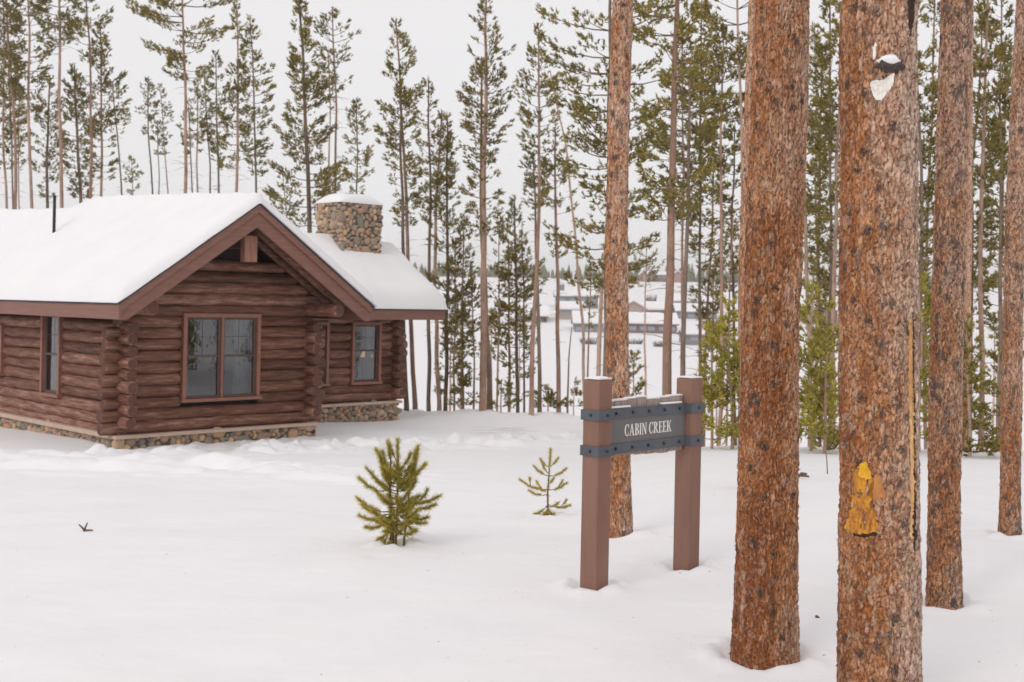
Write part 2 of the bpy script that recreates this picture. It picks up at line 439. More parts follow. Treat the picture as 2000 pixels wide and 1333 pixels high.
# ------------------------------------------------------------------ ground mesh, one sheet to the horizon
def _m(px, py, dx=0.0, dy=0.0, D=None):
    D = D or ground_at(px, py); rx, _ = ray(px, py)
    return rx * D + dx, D + dy
for (px, py, dx, dy, r, h) in ((1494, 1284, 0.10, -0.16, 0.13, 0.035), (1440, 1262, -0.06, -0.02, 0.10, 0.05), (1845, 1183, 0.12, -0.06, 0.14, 0.035),
                               (1212, 1048, 0.06, -0.12, 0.12, 0.03), (1972, 1046, 0.12, -0.05, 0.12, 0.03), (1160, 1158, 0.10, -0.07, 0.07, 0.035), (1160, 1158, -0.02, -0.13, 0.05, -0.02), (1340, 1115, 0.10, -0.06, 0.06, 0.03), (1340, 1115, 0.0, -0.12, 0.05, -0.018),
                               (790, 1052, 0.0, 0.05, 0.16, 0.09), (735, 1040, 0.0, 0.25, 0.2, 0.04), (742, 1086, 0.0, 0.0, 0.10, -0.03), (1075, 1008, 0.0, -0.12, 0.12, -0.02),
                               (1395, 1297, 0, 0, 0.07, -0.02), (1100, 868, 0, 0, 0.9, 0.05), (60, 1290, 0, 0, 0.5, 0.03), (20, 1240, 0, 0, 0.4, -0.03)):
    x, y = _m(px, py, dx, dy); MOUNDS.append((x, y, r, h))
for (px, py, wd) in ((1494, 1284, 124), (1845, 1183, 66), (1972, 1046, 39), (1212, 1048, 46), (1160, 1152, 50), (1340, 1110, 44), (775, 1068, 30), (1071, 1006, 14)):
    D = ground_at(px, py); x, y = _m(px, py); WELLS.append((x, y, wd / 2 / FPX * D + 0.01))
def _axis(segs):
    out = []
    for a, b, s0, s1 in segs:
        n = int(abs(b - a) / ((s0 + s1) / 2)) + 1
        t = np.linspace(0, 1, n, endpoint=False)
        out.append(a + (b - a) * (t * s0 + t * t * (s1 - s0) / 2) / ((s0 + s1) / 2))
    return np.concatenate(out)
_ys = np.concatenate([_axis([(-60, 3, 6, 0.15), (3, 12, 0.035, 0.04), (12, 14, 0.045, 0.06), (14, 40, 0.08, 0.14), (40, 130, 0.3, 2.5), (130, 700, 4, 14), (700, 3000, 20, 300)]), [3000.0]])
_xs = np.concatenate([_axis([(-2200, -400, 300, 20), (-400, -60, 20, 3), (-60, -16, 2.0, 0.12), (-16, 6, 0.06, 0.06), (6, 30, 0.08, 1.2), (30, 400, 2, 20), (400, 2200, 20, 300)]), [2200.0]])
_X, _Y = np.meshgrid(_xs, _ys)
_Z = ground(_X, _Y)
_o = mesh_np("ground", np.stack([_X, _Y, _Z], -1).reshape(-1, 3), grid_faces(len(_ys), len(_xs)), SNOWG, smooth=True)
tag(_o, kind="structure")
_o["label"] = "snow covered ground falling away to the valley and rising to the far hill"
# ------------------------------------------------------------------ log cabin
CX, CY = -7.61, 23.0
Q = math.sqrt(0.5)
ZO = 1.1                                       # cabin empty stands at z = -1.1
cabin = empty("log_cabin", (CX, CY, -ZO), math.radians(45))
tag(cabin, "dark brown log cabin with thick snow on its roof and a stone chimney", "cabin")
OFF = (0, 0, ZO)
def on_front(px, py, w0):                      # pixel -> (t, z) on a wall parallel to the gable front
    rx, rz = ray(px, py)
    # (lam*rx-CX)*(-Q)+(lam-CY)*Q = w0
    lam = (w0 / Q - CX + CY) / (1 - rx)
    return ((lam * rx - CX) * Q + (lam - CY) * Q, CAMH + rz * lam)
def on_side(px, py, t0):                       # pixel -> (w, z) on a wall parallel to the long side
    rx, rz = ray(px, py)
    lam = (t0 / Q + CX + CY) / (1 + rx)
    return (-(lam * rx - CX) * Q + (lam - CY) * Q, CAMH + rz * lam)

def mk_log(name, axis, tint=1.0):
    M = Mat(name, 0.62, 0.3)
    r = M.island()
    s = (0.3, 2.6, 2.6) if axis == 'x' else (2.6, 0.3, 2.6)
    st = M.noise(7.0, M.map(s), 6, 0.7)
    st2 = M.noise(26.0, M.map(s), 3, 0.6)
    k = M.math('ADD', M.math('MULTIPLY', M.math('SUBTRACT', st, 0.5), 1.15), M.math('MULTIPLY_ADD', r, 0.30, 0.43))
    c = M.ramp(k, [(0.30, (0.035 * tint, 0.016 * tint, 0.011 * tint)), (0.50, (0.135 * tint, 0.056 * tint, 0.035 * tint)), (0.66, (0.21 * tint, 0.098 * tint, 0.066 * tint)), (0.86, (0.40 * tint, 0.235 * tint, 0.175 * tint))])
    c = M.mix(M.ramp(st2, [(0.6, 0.0), (0.72, 0.6)]), c, (0.06, 0.03, 0.025))
    kn = M.noise(5.0, M.map((1, 1, 1.6)), 1)
    c = M.mix(M.ramp(kn, [(0.74, 0.0), (0.77, 0.7)]), c, (0.05, 0.025, 0.02))
    M.col(c)
    M.bump(M.math('ADD', st, M.math('MULTIPLY', st2, 0.5)), 0.55, 0.03)
    return M.m
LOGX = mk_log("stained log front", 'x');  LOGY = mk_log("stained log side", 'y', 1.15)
def mk_paint(name, c, var=0.15, rough=0.6, axis=(3, 3, 3)):
    M = Mat(name, rough, 0.3)
    n = M.noise(3, M.map(axis), 5, 0.65)
    a = tuple(x * (1 - var) for x in c); b = tuple(min(1, x * (1 + var)) for x in c)
    M.col(M.ramp(n, [(0.3, a), (0.7, b)])); M.bump(n, 0.2, 0.01)
    return M.m
LOGEND = mk_paint('weathered log ends', (0.125, 0.06, 0.046), 0.5, 0.8, (14, 14, 14))
FASCIA = mk_paint("red brown fascia paint", (0.235, 0.117, 0.09), 0.16, 0.55, (0.5, 0.5, 6))
TRIM = mk_paint("window trim brown", (0.29, 0.135, 0.10), 0.12)
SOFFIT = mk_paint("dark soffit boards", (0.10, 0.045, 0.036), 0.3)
SHINGLE = mk_paint("dark shingle edge", (0.05, 0.05, 0.055), 0.3)
LEDGE = mk_paint("sandstone ledge", (0.55, 0.42, 0.34), 0.12)
BACKING = mk_paint("lining with painted shade", (0.022, 0.012, 0.010), 0.3)  # near-black colour stands in for shade in log gaps and gable recess
MORTAR = mk_paint("grey mortar", (0.13, 0.115, 0.10), 0.3)
BLACK = mk_paint("black metal pipe", (0.02, 0.02, 0.022), 0.2, 0.4)
CURTAIN = mk_paint("pale curtain", (0.50, 0.53, 0.53), 0.1)
ROOM = mk_paint("dim room wall", (0.10, 0.10, 0.10), 0.2)
def mk_stone():
    M = Mat("river stone", 0.75, 0.25)
    r = M.island()
    c = M.ramp(r, [(0.0, (0.24, 0.235, 0.20)), (0.2, (0.50, 0.32, 0.22)), (0.36, (0.27, 0.265, 0.22)), (0.5, (0.60, 0.38, 0.25)), (0.62, (0.27, 0.27, 0.235)), (0.76, (0.74, 0.50, 0.29)), (0.88, (0.48, 0.27, 0.20)), (1.0, (0.66, 0.52, 0.40))])
    n = M.noise(22, detail=5, rough=0.7)
    c = M.mix(0.6, c, M.ramp(n, [(0.3, (0.55, 0.55, 0.55)), (0.75, (1.25, 1.2, 1.15))]), 'MULTIPLY')
    M.col(c); M.bump(n, 0.5, 0.02)
    return M.m
STONE = mk_stone()
def mk_glass():
    M = Mat("window glass", 0.03, 0.5)
    t = M.t
    gl = M.n("ShaderNodeBsdfGlossy"); gl.inputs["Roughness"].default_value = 0.02; gl.inputs["Color"].default_value = (0.95, 0.97, 1, 1)
    tr = M.n("ShaderNodeBsdfTransparent"); tr.inputs[0].default_value = (0.40, 0.48, 0.50, 1)
    fr = M.n("ShaderNodeFresnel"); fr.inputs[0].default_value = 1.75
    k = M.math('ADD', M.math('MULTIPLY', fr.outputs[0], 1.2), 0.05)
    bn = M.n("ShaderNodeBump"); bn.inputs["Strength"].default_value = 0.12; bn.inputs["Distance"].default_value = 0.05
    t.links.new(M.noise(1.6), bn.inputs["Height"]); t.links.new(bn.outputs[0], gl.inputs["Normal"])
    mx = M.n("ShaderNodeMixShader"); t.links.new(k, mx.inputs[0]); t.links.new(tr.outputs[0], mx.inputs[1]); t.links.new(gl.outputs[0], mx.inputs[2])
    out = [x for x in t.nodes if x.type == 'OUTPUT_MATERIAL'][0]
    t.links.new(mx.outputs[0], out.inputs[0])
    return M.m
GLASS = mk_glass()

ZB = -0.78; STEP = 0.232; RL = 0.124
FW = 4.6                                       # gable front width
WT, WW = 9.9, 3.5                              # far corner of the side wing
RZ, RC, SL = 3.83, 2.3, 0.69                   # roof top height, centre, slope
def roof_top(t): return RZ - SL * abs(t - RC)
WRZ, WRC, WH, WR = 3.24, 5.05, 2.15, 6.6           # wing ridge height, position, half span, rear wall
def wing_top(w): return WRZ - SL * abs(w - WRC)
rnd = random.Random(4)
def log(mb, axis, c, z, a0, a1, r=RL, seed=0, blunt=True):
    n = max(3, int(abs(a1 - a0) / 0.22) + 2)
    s = np.linspace(a0, a1, n)
    rr = np.full(n, r) * (1 + 0.04 * np.sin(s * 0.7 + seed))
    if blunt:
        e = 0.035 * np.sign(a1 - a0)
        s = np.concatenate([[a0], [a0 + e], s[1:-1], [a1 - e], [a1]])
        rr = np.concatenate([[r * 0.8], [r], rr[1:-1], [r], [r * 0.8]])
    P = np.zeros((len(s), 3))
    wv = 0.012 * vnoise(s * 0.8, s * 0 + seed * 3.7, seed=2)
    if axis == 'x': P[:, 0] = s; P[:, 1] = c + wv * 0.6
    else: P[:, 1] = s; P[:, 0] = c + wv * 0.6
    P[:, 2] = z + wv
    mb.tube(P, rr, 14, wob=0.09, seed=seed, capmat=1)
def wall_logs(axis, c, zoff, a0, a1, ext0, ext1, holes, ztop, lim=None):
    """one log wall; holes are (lo, hi, z0, z1)"""
    mb = MB(); i = 0
    while True:
        z = ZB + 0.12 + zoff + i * STEP
        if z > ztop: break
        if lim:
            l0, l1 = lim(z, a0 - ext0, a1 + ext1)
        else:
            l0, l1 = a0 - ext0, a1 + ext1
        segs = [(l0 + rnd.uniform(-0.05, 0.05), l1 + rnd.uniform(-0.05, 0.05))]
        for h in holes:
            if h[2] - 0.04 < z < h[3] + 0.015:
                ns = []
                for s0, s1 in segs:
                    if h[0] > s0 and h[1] < s1: ns += [(s0, h[0]), (h[1], s1)]
                    elif h[0] <= s0 < h[1] < s1: ns.append((h[1], s1))
                    elif s0 < h[0] < s1 <= h[1]: ns.append((s0, h[0]))
                    elif h[1] <= s0 or h[0] >= s1: ns.append((s0, s1))
                segs = ns
        for s0, s1 in segs:
            if s1 - s0 > 0.08: log(mb, axis, c, z, s0, s1, RL * rnd.uniform(0.95, 1.05), rnd.randint(1, 900))
        i += 1
    return mb
def backing(mb, axis, c, a0, a1, z0, z1, holes):
    """thin inner wall behind the logs, cut round the windows"""
    cuts = sorted(set([a0, a1] + [h[0] for h in holes] + [h[1] for h in holes]))
    cuts = [q for q in cuts if a0 <= q <= a1]
    for p, q in zip(cuts[:-1], cuts[1:]):
        h = [k for k in holes if k[0] <= (p + q) / 2 <= k[1]]
        for s0, s1 in ([(z0, h[0][2]), (h[0][3], z1)] if h else [(z0, z1)]):
            if axis == 'x': mb.box(p, q, c, c + 0.06, s0, s1)
            else: mb.box(c, c + 0.06, p, q, s0, s1)

# window openings (outer edge of the trim)
t0, z1 = on_front(358, 612, 0.0); t1, _ = on_front(509, 614, 0.0); _, z0 = on_front(434, 783, 0.0)
WIN_F = (t0, t1, z0, z1)
wa, za1 = on_side(120, 609, 0.0); wb, _ = on_side(83, 612, 0.0); _, za0 = on_side(100, 775, 0.0)
WIN_L = (wa, wb, za0, za1)
wc, zc1 = on_side(6, 634, 0.0); _, zc0 = on_side(3, 735, 0.0)
WIN_L2 = (wc, wc + 0.95, zc0, zc1)
ta, zd1 = on_front(688, 629, WW); tb, _ = on_front(745, 629, WW); _, zd0 = on_front(716, 751, WW)
WIN_W = (ta, tb, zd0, zd1)
td, _ = on_front(643, 630, WW)
WIN_W2 = (td - (tb - ta), td, zd0, zd1)

lim = lambda z, l0, l1: (l0, l1) if z < 1.4 else (max(l0, RC - (RZ - 0.22 - z) / SL), min(l1, RC + (RZ - 0.22 - z) / SL)) if z > 1.75 else (0.0, FW)
wf = wall_logs('x', RL, 0, 0, FW, 0.30, 0.30, [WIN_F], 2.62, lim).build("front_wall", [LOGX, LOGEND], cabin, OFF)
wl = wall_logs('y', RL, STEP / 2, 0, 11.0, 0.30, 0.3, [WIN_L, WIN_L2], 1.5).build("side_wall", [LOGY, LOGEND], cabin, OFF)
wr = wall_logs('y', FW - RL, STEP / 2, 0, 6.5, 0.30, 0.0, [], 1.4).build("side_wall", [LOGY, LOGEND], cabin, OFF)
ww = wall_logs('x', WW + RL, 0, FW, WT, 0.0, 0.30, [WIN_W, WIN_W2], 1.45).build("wing_wall", [LOGX, LOGEND], cabin, OFF)
limw = lambda z, l0, l1: (l0, l1) if z < 1.3 else (max(l0, WRC - (WRZ - 0.22 - z) / SL), min(l1, WRC + (WRZ - 0.22 - z) / SL))
wg = wall_logs('y', WT - RL, STEP / 2, WW, WR, 0.30, 0.30, [], 2.9, limw).build("wing_gable_wall", [LOGY, LOGEND], cabin, OFF)
wk = wall_logs('x', WR - RL, 0, FW, WT, 0, 0.3, [], 1.45).build("rear_wall", [LOGX, LOGEND], cabin, OFF)
wk2 = wall_logs('x', 11.0 - RL, 0, 0, FW, 0.3, 0.3, [], 2.62, lim).build("rear_wall", [LOGX, LOGEND], cabin, OFF)
# bottom half logs under the offset courses
mb = MB()
log(mb, 'y', RL, ZB + 0.04, 0.02, 11, 0.115, 5); log(mb, 'y', FW - RL, ZB + 0.04, 0.02, 3.5, 0.115, 6); log(mb, 'y', WT - RL, ZB + 0.04, WW + 0.02, WR, 0.115, 7)
mb.build("sill_log", [LOGY, LOGEND], cabin, OFF)
mb = MB()
backing(mb, 'x', 0.2, 0.06, FW - 0.06, ZB - 0.1, 1.9, [WIN_F])
mb.prism([(0.3, 1.9), (FW - 0.3, 1.9), (RC, 3.62)], 'y', 0.2, 0.26)
backing(mb, 'y', 0.2, 0.32, 10.8, ZB - 0.1, 1.9, [WIN_L, WIN_L2])
backing(mb, 'y', FW - 0.26, 0.32, 6.4, ZB - 0.1, 1.9, [])
backing(mb, 'x', WW + 0.2, FW, WT - 0.3, ZB - 0.1, 1.9, [WIN_W, WIN_W2])
backing(mb, 'y', WT - 0.26, WW + 0.32, WR - 0.3, ZB - 0.1, 1.9, [])
mb.prism([(WW + 0.3, 1.9), (WR - 0.3, 1.9), (WRC, 3.0)], 'x', WT - 0.26, WT - 0.2)
backing(mb, 'x', WR - 0.26, FW, WT - 0.3, ZB - 0.1, 1.9, [])
backing(mb, 'x', 10.74, 0.3, FW - 0.3, ZB - 0.1, 3.0, [])
mb.build("wall_lining", BACKING, cabin, OFF)
mb = MB(); mb.box(0.35, FW - 0.35, 0.35, 10.6, ZB - 0.05, ZB + 0.02); mb.box(FW, WT - 0.35, WW + 0.35, WR - 0.3, ZB - 0.05, ZB + 0.02)
mb.box(0.4, FW - 0.4, 3.0, 3.08, ZB, 1.9)
mb.build("floor", ROOM, cabin, OFF)

# roof slabs
def slope_poly(c, half, top, th):
    return [(c - half, top - SL * half), (c, top), (c, top - th), (c - half, top - SL * half - th)], [(c, top), (c + half, top - SL * half), (c + half, top - SL * half - th), (c, top - th)]
mb = MB()
for p in slope_poly(RC, 2.9, RZ - 0.012, 0.10): mb.prism(p, 'y', -1.13, 12.0)
wing_roof_polys = slope_poly(WRC, WH, WRZ - 0.012, 0.10)
for p in wing_roof_polys: mb.prism(p, 'x', 3.2, 10.93)
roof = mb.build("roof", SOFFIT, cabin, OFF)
# shingle edges
mb = MB()
for sgn in (-1, 1):
    e = RC + sgn * 2.97
    mb.prism([(RC, RZ + 0.012), (e, roof_top(e) + 0.012), (e, roof_top(e) - 0.02), (RC, RZ - 0.02)], 'y', -1.27, 12.05)
    e = WRC + sgn * (WH + 0.07)
    mb.prism([(WRC, WRZ + 0.012), (e, wing_top(e) + 0.012), (e, wing_top(e) - 0.02), (WRC, WRZ - 0.02)], 'x', 3.4, 11.03)
mb.build("shingles", SHINGLE, roof, (0, 0, ZO) if False else OFF)
# rake boards
mb = MB()
for sgn in (-1, 1):
    e = RC + sgn * 2.9; T = lambda t: roof_top(t) - 0.022
    mb.prism([(e, T(e)), (RC, T(RC)), (RC, T(RC) - 0.15), (e, T(e) - 0.15)], 'y', -1.245, -1.165)
    q = RC + sgn * (RZ - 0.42 - 1.5) / SL
    mb.prism([(e, T(e) - 0.14), (RC, T(RC) - 0.14), (RC, T(RC) - 0.45), (q, 1.48), (e, 1.48)], 'y', -1.19, -1.135)
mb.build("rake_board", FASCIA, cabin, OFF)
mb = MB()
for sgn in (-1, 1):
    e = WRC + sgn * WH; T = lambda w: wing_top(w) - 0.022
    mb.prism([(e, T(e)), (WRC, T(WRC)), (WRC, T(WRC) - 0.36), (e, T(e) - 0.30)], 'x', 10.935, 10.99)
mb.build("rake_board", FASCIA, cabin, OFF)
mb = MB()
mb.box(RC - 2.955, RC - 2.9, -1.243, 12.0, 1.49, roof_top(RC - 2.9) - 0.02)
mb.build("fascia", FASCIA, cabin, OFF)
mb = MB(); mb.box(RC + 2.9, RC + 2.955, -1.13, 2.8, 1.49, roof_top(RC + 2.9) - 0.02); mb.build("fascia", FASCIA, cabin, OFF)
mb = MB(); mb.box(5.3, 10.99, WRC - WH - 0.055, WRC - WH, 1.43, wing_top(WRC - WH) - 0.02); mb.build("fascia", FASCIA, cabin, OFF)
# rafters under the overhang, plate logs, ridge beam
mb = MB()
for sgn in (-1, 1):
    for w, r in ((-0.62, 0.095), (-0.15, 0.085)):
        P = [(RC + sgn * k, w, RZ - SL * k - 0.135 - r * 1.2) for k in (0.12, 1.0, 1.9, 2.6)]
        mb.tube(P, r, 12, wob=0.08, seed=int(9 + sgn))
mb.build("rafter", [LOGX, LOGEND], cabin, OFF)
for x in (RL, FW - RL):
    mb = MB(); log(mb, 'y', x, 1.70, -1.06, 10.9, 0.145, 12); mb.build("plate_log", [LOGY, LOGEND], cabin, OFF)
mb = MB(); log(mb, 'x', WW + RL, 1.62, FW, WT + 0.9, 0.12, 22); mb.build("plate_log", [LOGX, LOGEND], cabin, OFF)
BEAM = mk_paint("weathered beam end", (0.30, 0.14, 0.10), 0.3, 0.7, (9, 9, 0.8))
mb = MB(); mb.bbox(2.15, 2.45, -0.98, -0.80, 2.66, 3.2, 0.015)
rbm = mb.build("ridge_beam", BEAM, cabin, OFF)
mb = MB(); mb.bbox(2.21, 2.39, -0.795, 0.18, 2.95, 3.42, 0.01); mb.build("beam_core", SOFFIT, rbm, OFF)  # rest of the beam, its shade imitated by the dark soffit colour
# ledge + stone foundation
mb = MB()
mb.bbox(-0.10, FW + 0.08, -0.11, 0.10, -0.86, -0.79, 0.01)
mb.bbox(-0.12, 0.09, 0.105, 11.0, -0.862, -0.77, 0.01)
mb.bbox(FW + 0.085, WT + 0.08, WW - 0.12, WW + 0.1, -0.86, -0.79, 0.01)
mb.bbox(WT - 0.1, WT + 0.1, WW + 0.105, WR, -0.86, -0.79, 0.01)
mb.build("ledge", LEDGE, cabin, OFF)
def stones(mb, O, U, W, N, lu, lw, size, seed, thick=0.05):
    """rounded stones packed over a face: O origin, U/W in-plane axes, N outward"""
    r = random.Random(seed)
    O, U, W, N = map(np.array, (O, U, W, N))
    pts = []
    tries = int(lu * lw / (size * size) * 26)
    for k in range(tries):
        s = size * r.choice((0.42, 0.5, 0.6, 0.75, 0.95)) * (1.0 if k < tries * 0.4 else 0.62)
        u, w = r.uniform(0, lu), r.uniform(0, lw)
        if all((u - a) ** 2 + (w - b) ** 2 > (0.76 * (s + c)) ** 2 for a, b, c in pts): pts.append((u, w, s))
    for u, w, s in pts:
        nseg = 9; V = []; F = []
        ph = r.uniform(0, 6.28); ex = r.uniform(0.8, 1.3); ir = [r.uniform(0.86, 1.12) for _ in range(nseg)]
        for ring, (rr, hh) in enumerate(((1.0, -0.3), (0.93, 0.45), (0.6, 0.9))):
            for a in range(nseg):
                an = ph + a * 2 * math.pi / nseg
                V.append(O + U * (u + math.cos(an) * s * ex * rr * ir[a]) + W * (w + math.sin(an) * s / ex * rr * ir[a]) + N * (hh * thick * r.uniform(0.85, 1.1)))
        V.append(O + U * u + W * w + N * thick)
        for ring in (0, 1):
            for a in range(nseg):
                b = (a + 1) % nseg
                F.append((ring * nseg + a, ring * nseg + b, ring * nseg + nseg + b, ring * nseg + nseg + a))
        for a in range(nseg): F.append((2 * nseg + a, 2 * nseg + (a + 1) % nseg, 3 * nseg))
        mb.add(V, F, 0, True)
mb = MB()
stones(mb, (-0.02, 0.0, -1.6), (1, 0, 0), (0, 0, 1), (0, -1, 0), FW + 0.04, 0.74, 0.155, 1)
stones(mb, (0.0, 0.0, -1.6), (0, 1, 0), (0, 0, 1), (-1, 0, 0), 10.8, 0.74, 0.155, 2)
stones(mb, (FW, 0.0, -1.6), (0, 1, 0), (0, 0, 1), (1, 0, 0), 3.4, 0.74, 0.155, 3)
stones(mb, (FW, WW, -1.9), (1, 0, 0), (0, 0, 1), (0, -1, 0), WT - FW, 1.04, 0.15, 4)
stones(mb, (WT, WW, -1.9), (0, 1, 0), (0, 0, 1), (1, 0, 0), WR - WW, 1.04, 0.15, 5)
fo = mb.build("stone_foundation", STONE, cabin, OFF)
mb = MB(); mb.box(0.005, FW - 0.005, 0.005, 10.9, -1.9, -0.865); mb.box(FW - 0.004, WT - 0.005, WW + 0.005, WR - 0.005, -2.2, -0.866)
mb.build("mortar", MORTAR, fo, OFF)
# chimney
ch = MB(); c0, c1, d0, d1 = 8.62, 9.98, 4.5, 5.6
stones(ch, (c0, d0, 2.6), (1, 0, 0), (0, 0, 1), (0, -1, 0), c1 - c0, 2.0, 0.15, 6, 0.055)
stones(ch, (c0, d0, 2.6), (0, 1, 0), (0, 0, 1), (-1, 0, 0), d1 - d0, 2.0, 0.15, 7, 0.055)
stones(ch, (c1, d0, 2.6), (0, 1, 0), (0, 0, 1), (1, 0, 0), d1 - d0, 2.0, 0.15, 8, 0.055)
stones(ch, (c0, d1, 2.6), (1, 0, 0), (0, 0, 1), (0, 1, 0), c1 - c0, 2.0, 0.15, 9, 0.055)
chim = ch.build("chimney", STONE, cabin, OFF)
mb = MB(); mb.box(c0 + 0.01, c1 - 0.01, d0 + 0.01, d1 - 0.01, 2.3, 4.58); mb.build("mortar", MORTAR, chim, OFF)

def snow_sheet(name, x0, x1, y0, y1, top, thick, mats, parent, step=0.08, edge=0.28, seed=0, off=OFF, bumps=0.06, lip=0.06, keepx=(1, 1), extra=None):
    nx = int((x1 - x0) / step) + 2; ny = int((y1 - y0) / step) + 2
    X, Y = np.meshgrid(np.linspace(x0, x1, nx), np.linspace(y0, y1, ny))
    dx = np.minimum(np.where(keepx[0], X - x0, 9), np.where(keepx[1], x1 - X, 9)); dy = np.minimum(Y - y0, y1 - Y)
    def rd(d): q = np.clip(1 - d / edge, 0, 1); return np.sqrt(np.clip(1 - q * q, 0, 1))
    k = rd(dx) * rd(dy)
    T = thick * (1 + 0.5 * fbm(X / 2.6, Y / 2.6, seed=seed, oct=3)) + bumps * fbm(X / 0.9, Y / 0.9, seed=seed + 3, oct=3)
    base = top(X, Y)
    if x1 - x0 > 3:
        wb_ = 0.05 * fbm(X / 0.6, Y / 0.6, seed=seed + 8, oct=3) + 0.02
        k_ = np.clip(1 - dx / 0.3, 0, 1) * np.sign(X - (x0 + x1) / 2); X = X + k_ * wb_
        k_ = np.clip(1 - dy / 0.3, 0, 1) * np.sign(Y - (y0 + y1) / 2); Y = Y + k_ * wb_
    if extra: T = T + extra(X, Y)
    Z = base + lip * 0.4 + np.maximum(0, T - lip * 0.4) * k
    Vt = np.stack([X, Y, Z], -1).reshape(-1, 3)
    Vb = np.stack([X, Y, base + 0.014], -1).reshape(-1, 3)
    F = grid_faces(ny, nx); n = len(Vt)
    per = list(range(nx)) + [r * nx + nx - 1 for r in range(1, ny)] + [(ny - 1) * nx + c for c in range(nx - 2, -1, -1)] + [r * nx for r in range(ny - 2, 0, -1)]
    per = np.array(per); nxt = np.roll(per, -1)
    S = np.stack([per, per + n, nxt + n, nxt], -1)
    return mesh_np(name, np.concatenate([Vt, Vb]) + np.array(off), np.concatenate([F, F[:, ::-1] + n, S]), mats, parent, smooth=True)
def sm_abs(d, e=0.35): return np.sqrt(d * d + e * e) - e * 0.3
snow_sheet("snow_cover", RC - 2.99, RC + 2.99, -1.29, 12.06, lambda X, Y: RZ + 0.012 - SL * np.maximum(np.abs(X - RC), 0), 0.29, SNOW, roof, seed=5, bumps=0.05, extra=lambda X, Y: np.exp(-((X - RC) / 1.6) ** 2) * np.interp(Y, [-1.3, 0.9, 3, 5.8, 7.2, 8.5, 12], [0, 0.09, 0.18, 0.20, 0.03, 0.04, 0.08]))
snow_sheet("snow_cover", 3.5, 11.05, WRC - WH - 0.09, WRC + WH + 0.09, lambda X, Y: WRZ + 0.012 - SL * np.abs(Y - WRC), 0.42, SNOW, roof, seed=31, bumps=0.05, edge=0.34)
snow_sheet("snow_cap", c0 - 0.07, c1 + 0.07, d0 - 0.07, d1 + 0.07, lambda X, Y: 4.59 + 0 * X, 0.27, SNOW, chim, 0.05, 0.5, 41, OFF, 0.05)
# vent pipe
lamv = 27.5; pv = at(106, 423, lamv)
tv = (pv.x - CX) * Q + (pv.y - CY) * Q; wv_ = -(pv.x - CX) * Q + (pv.y - CY) * Q
mb = MB(); mb.tube([(tv, wv_, pv.z - 0.6), (tv, wv_, pv.z + 0.46)], 0.036, 14); mb.tube([(tv, wv_, pv.z + 0.44), (tv, wv_, pv.z + 0.48)], 0.041, 14)
mb.build("vent_pipe", BLACK, cabin, OFF)

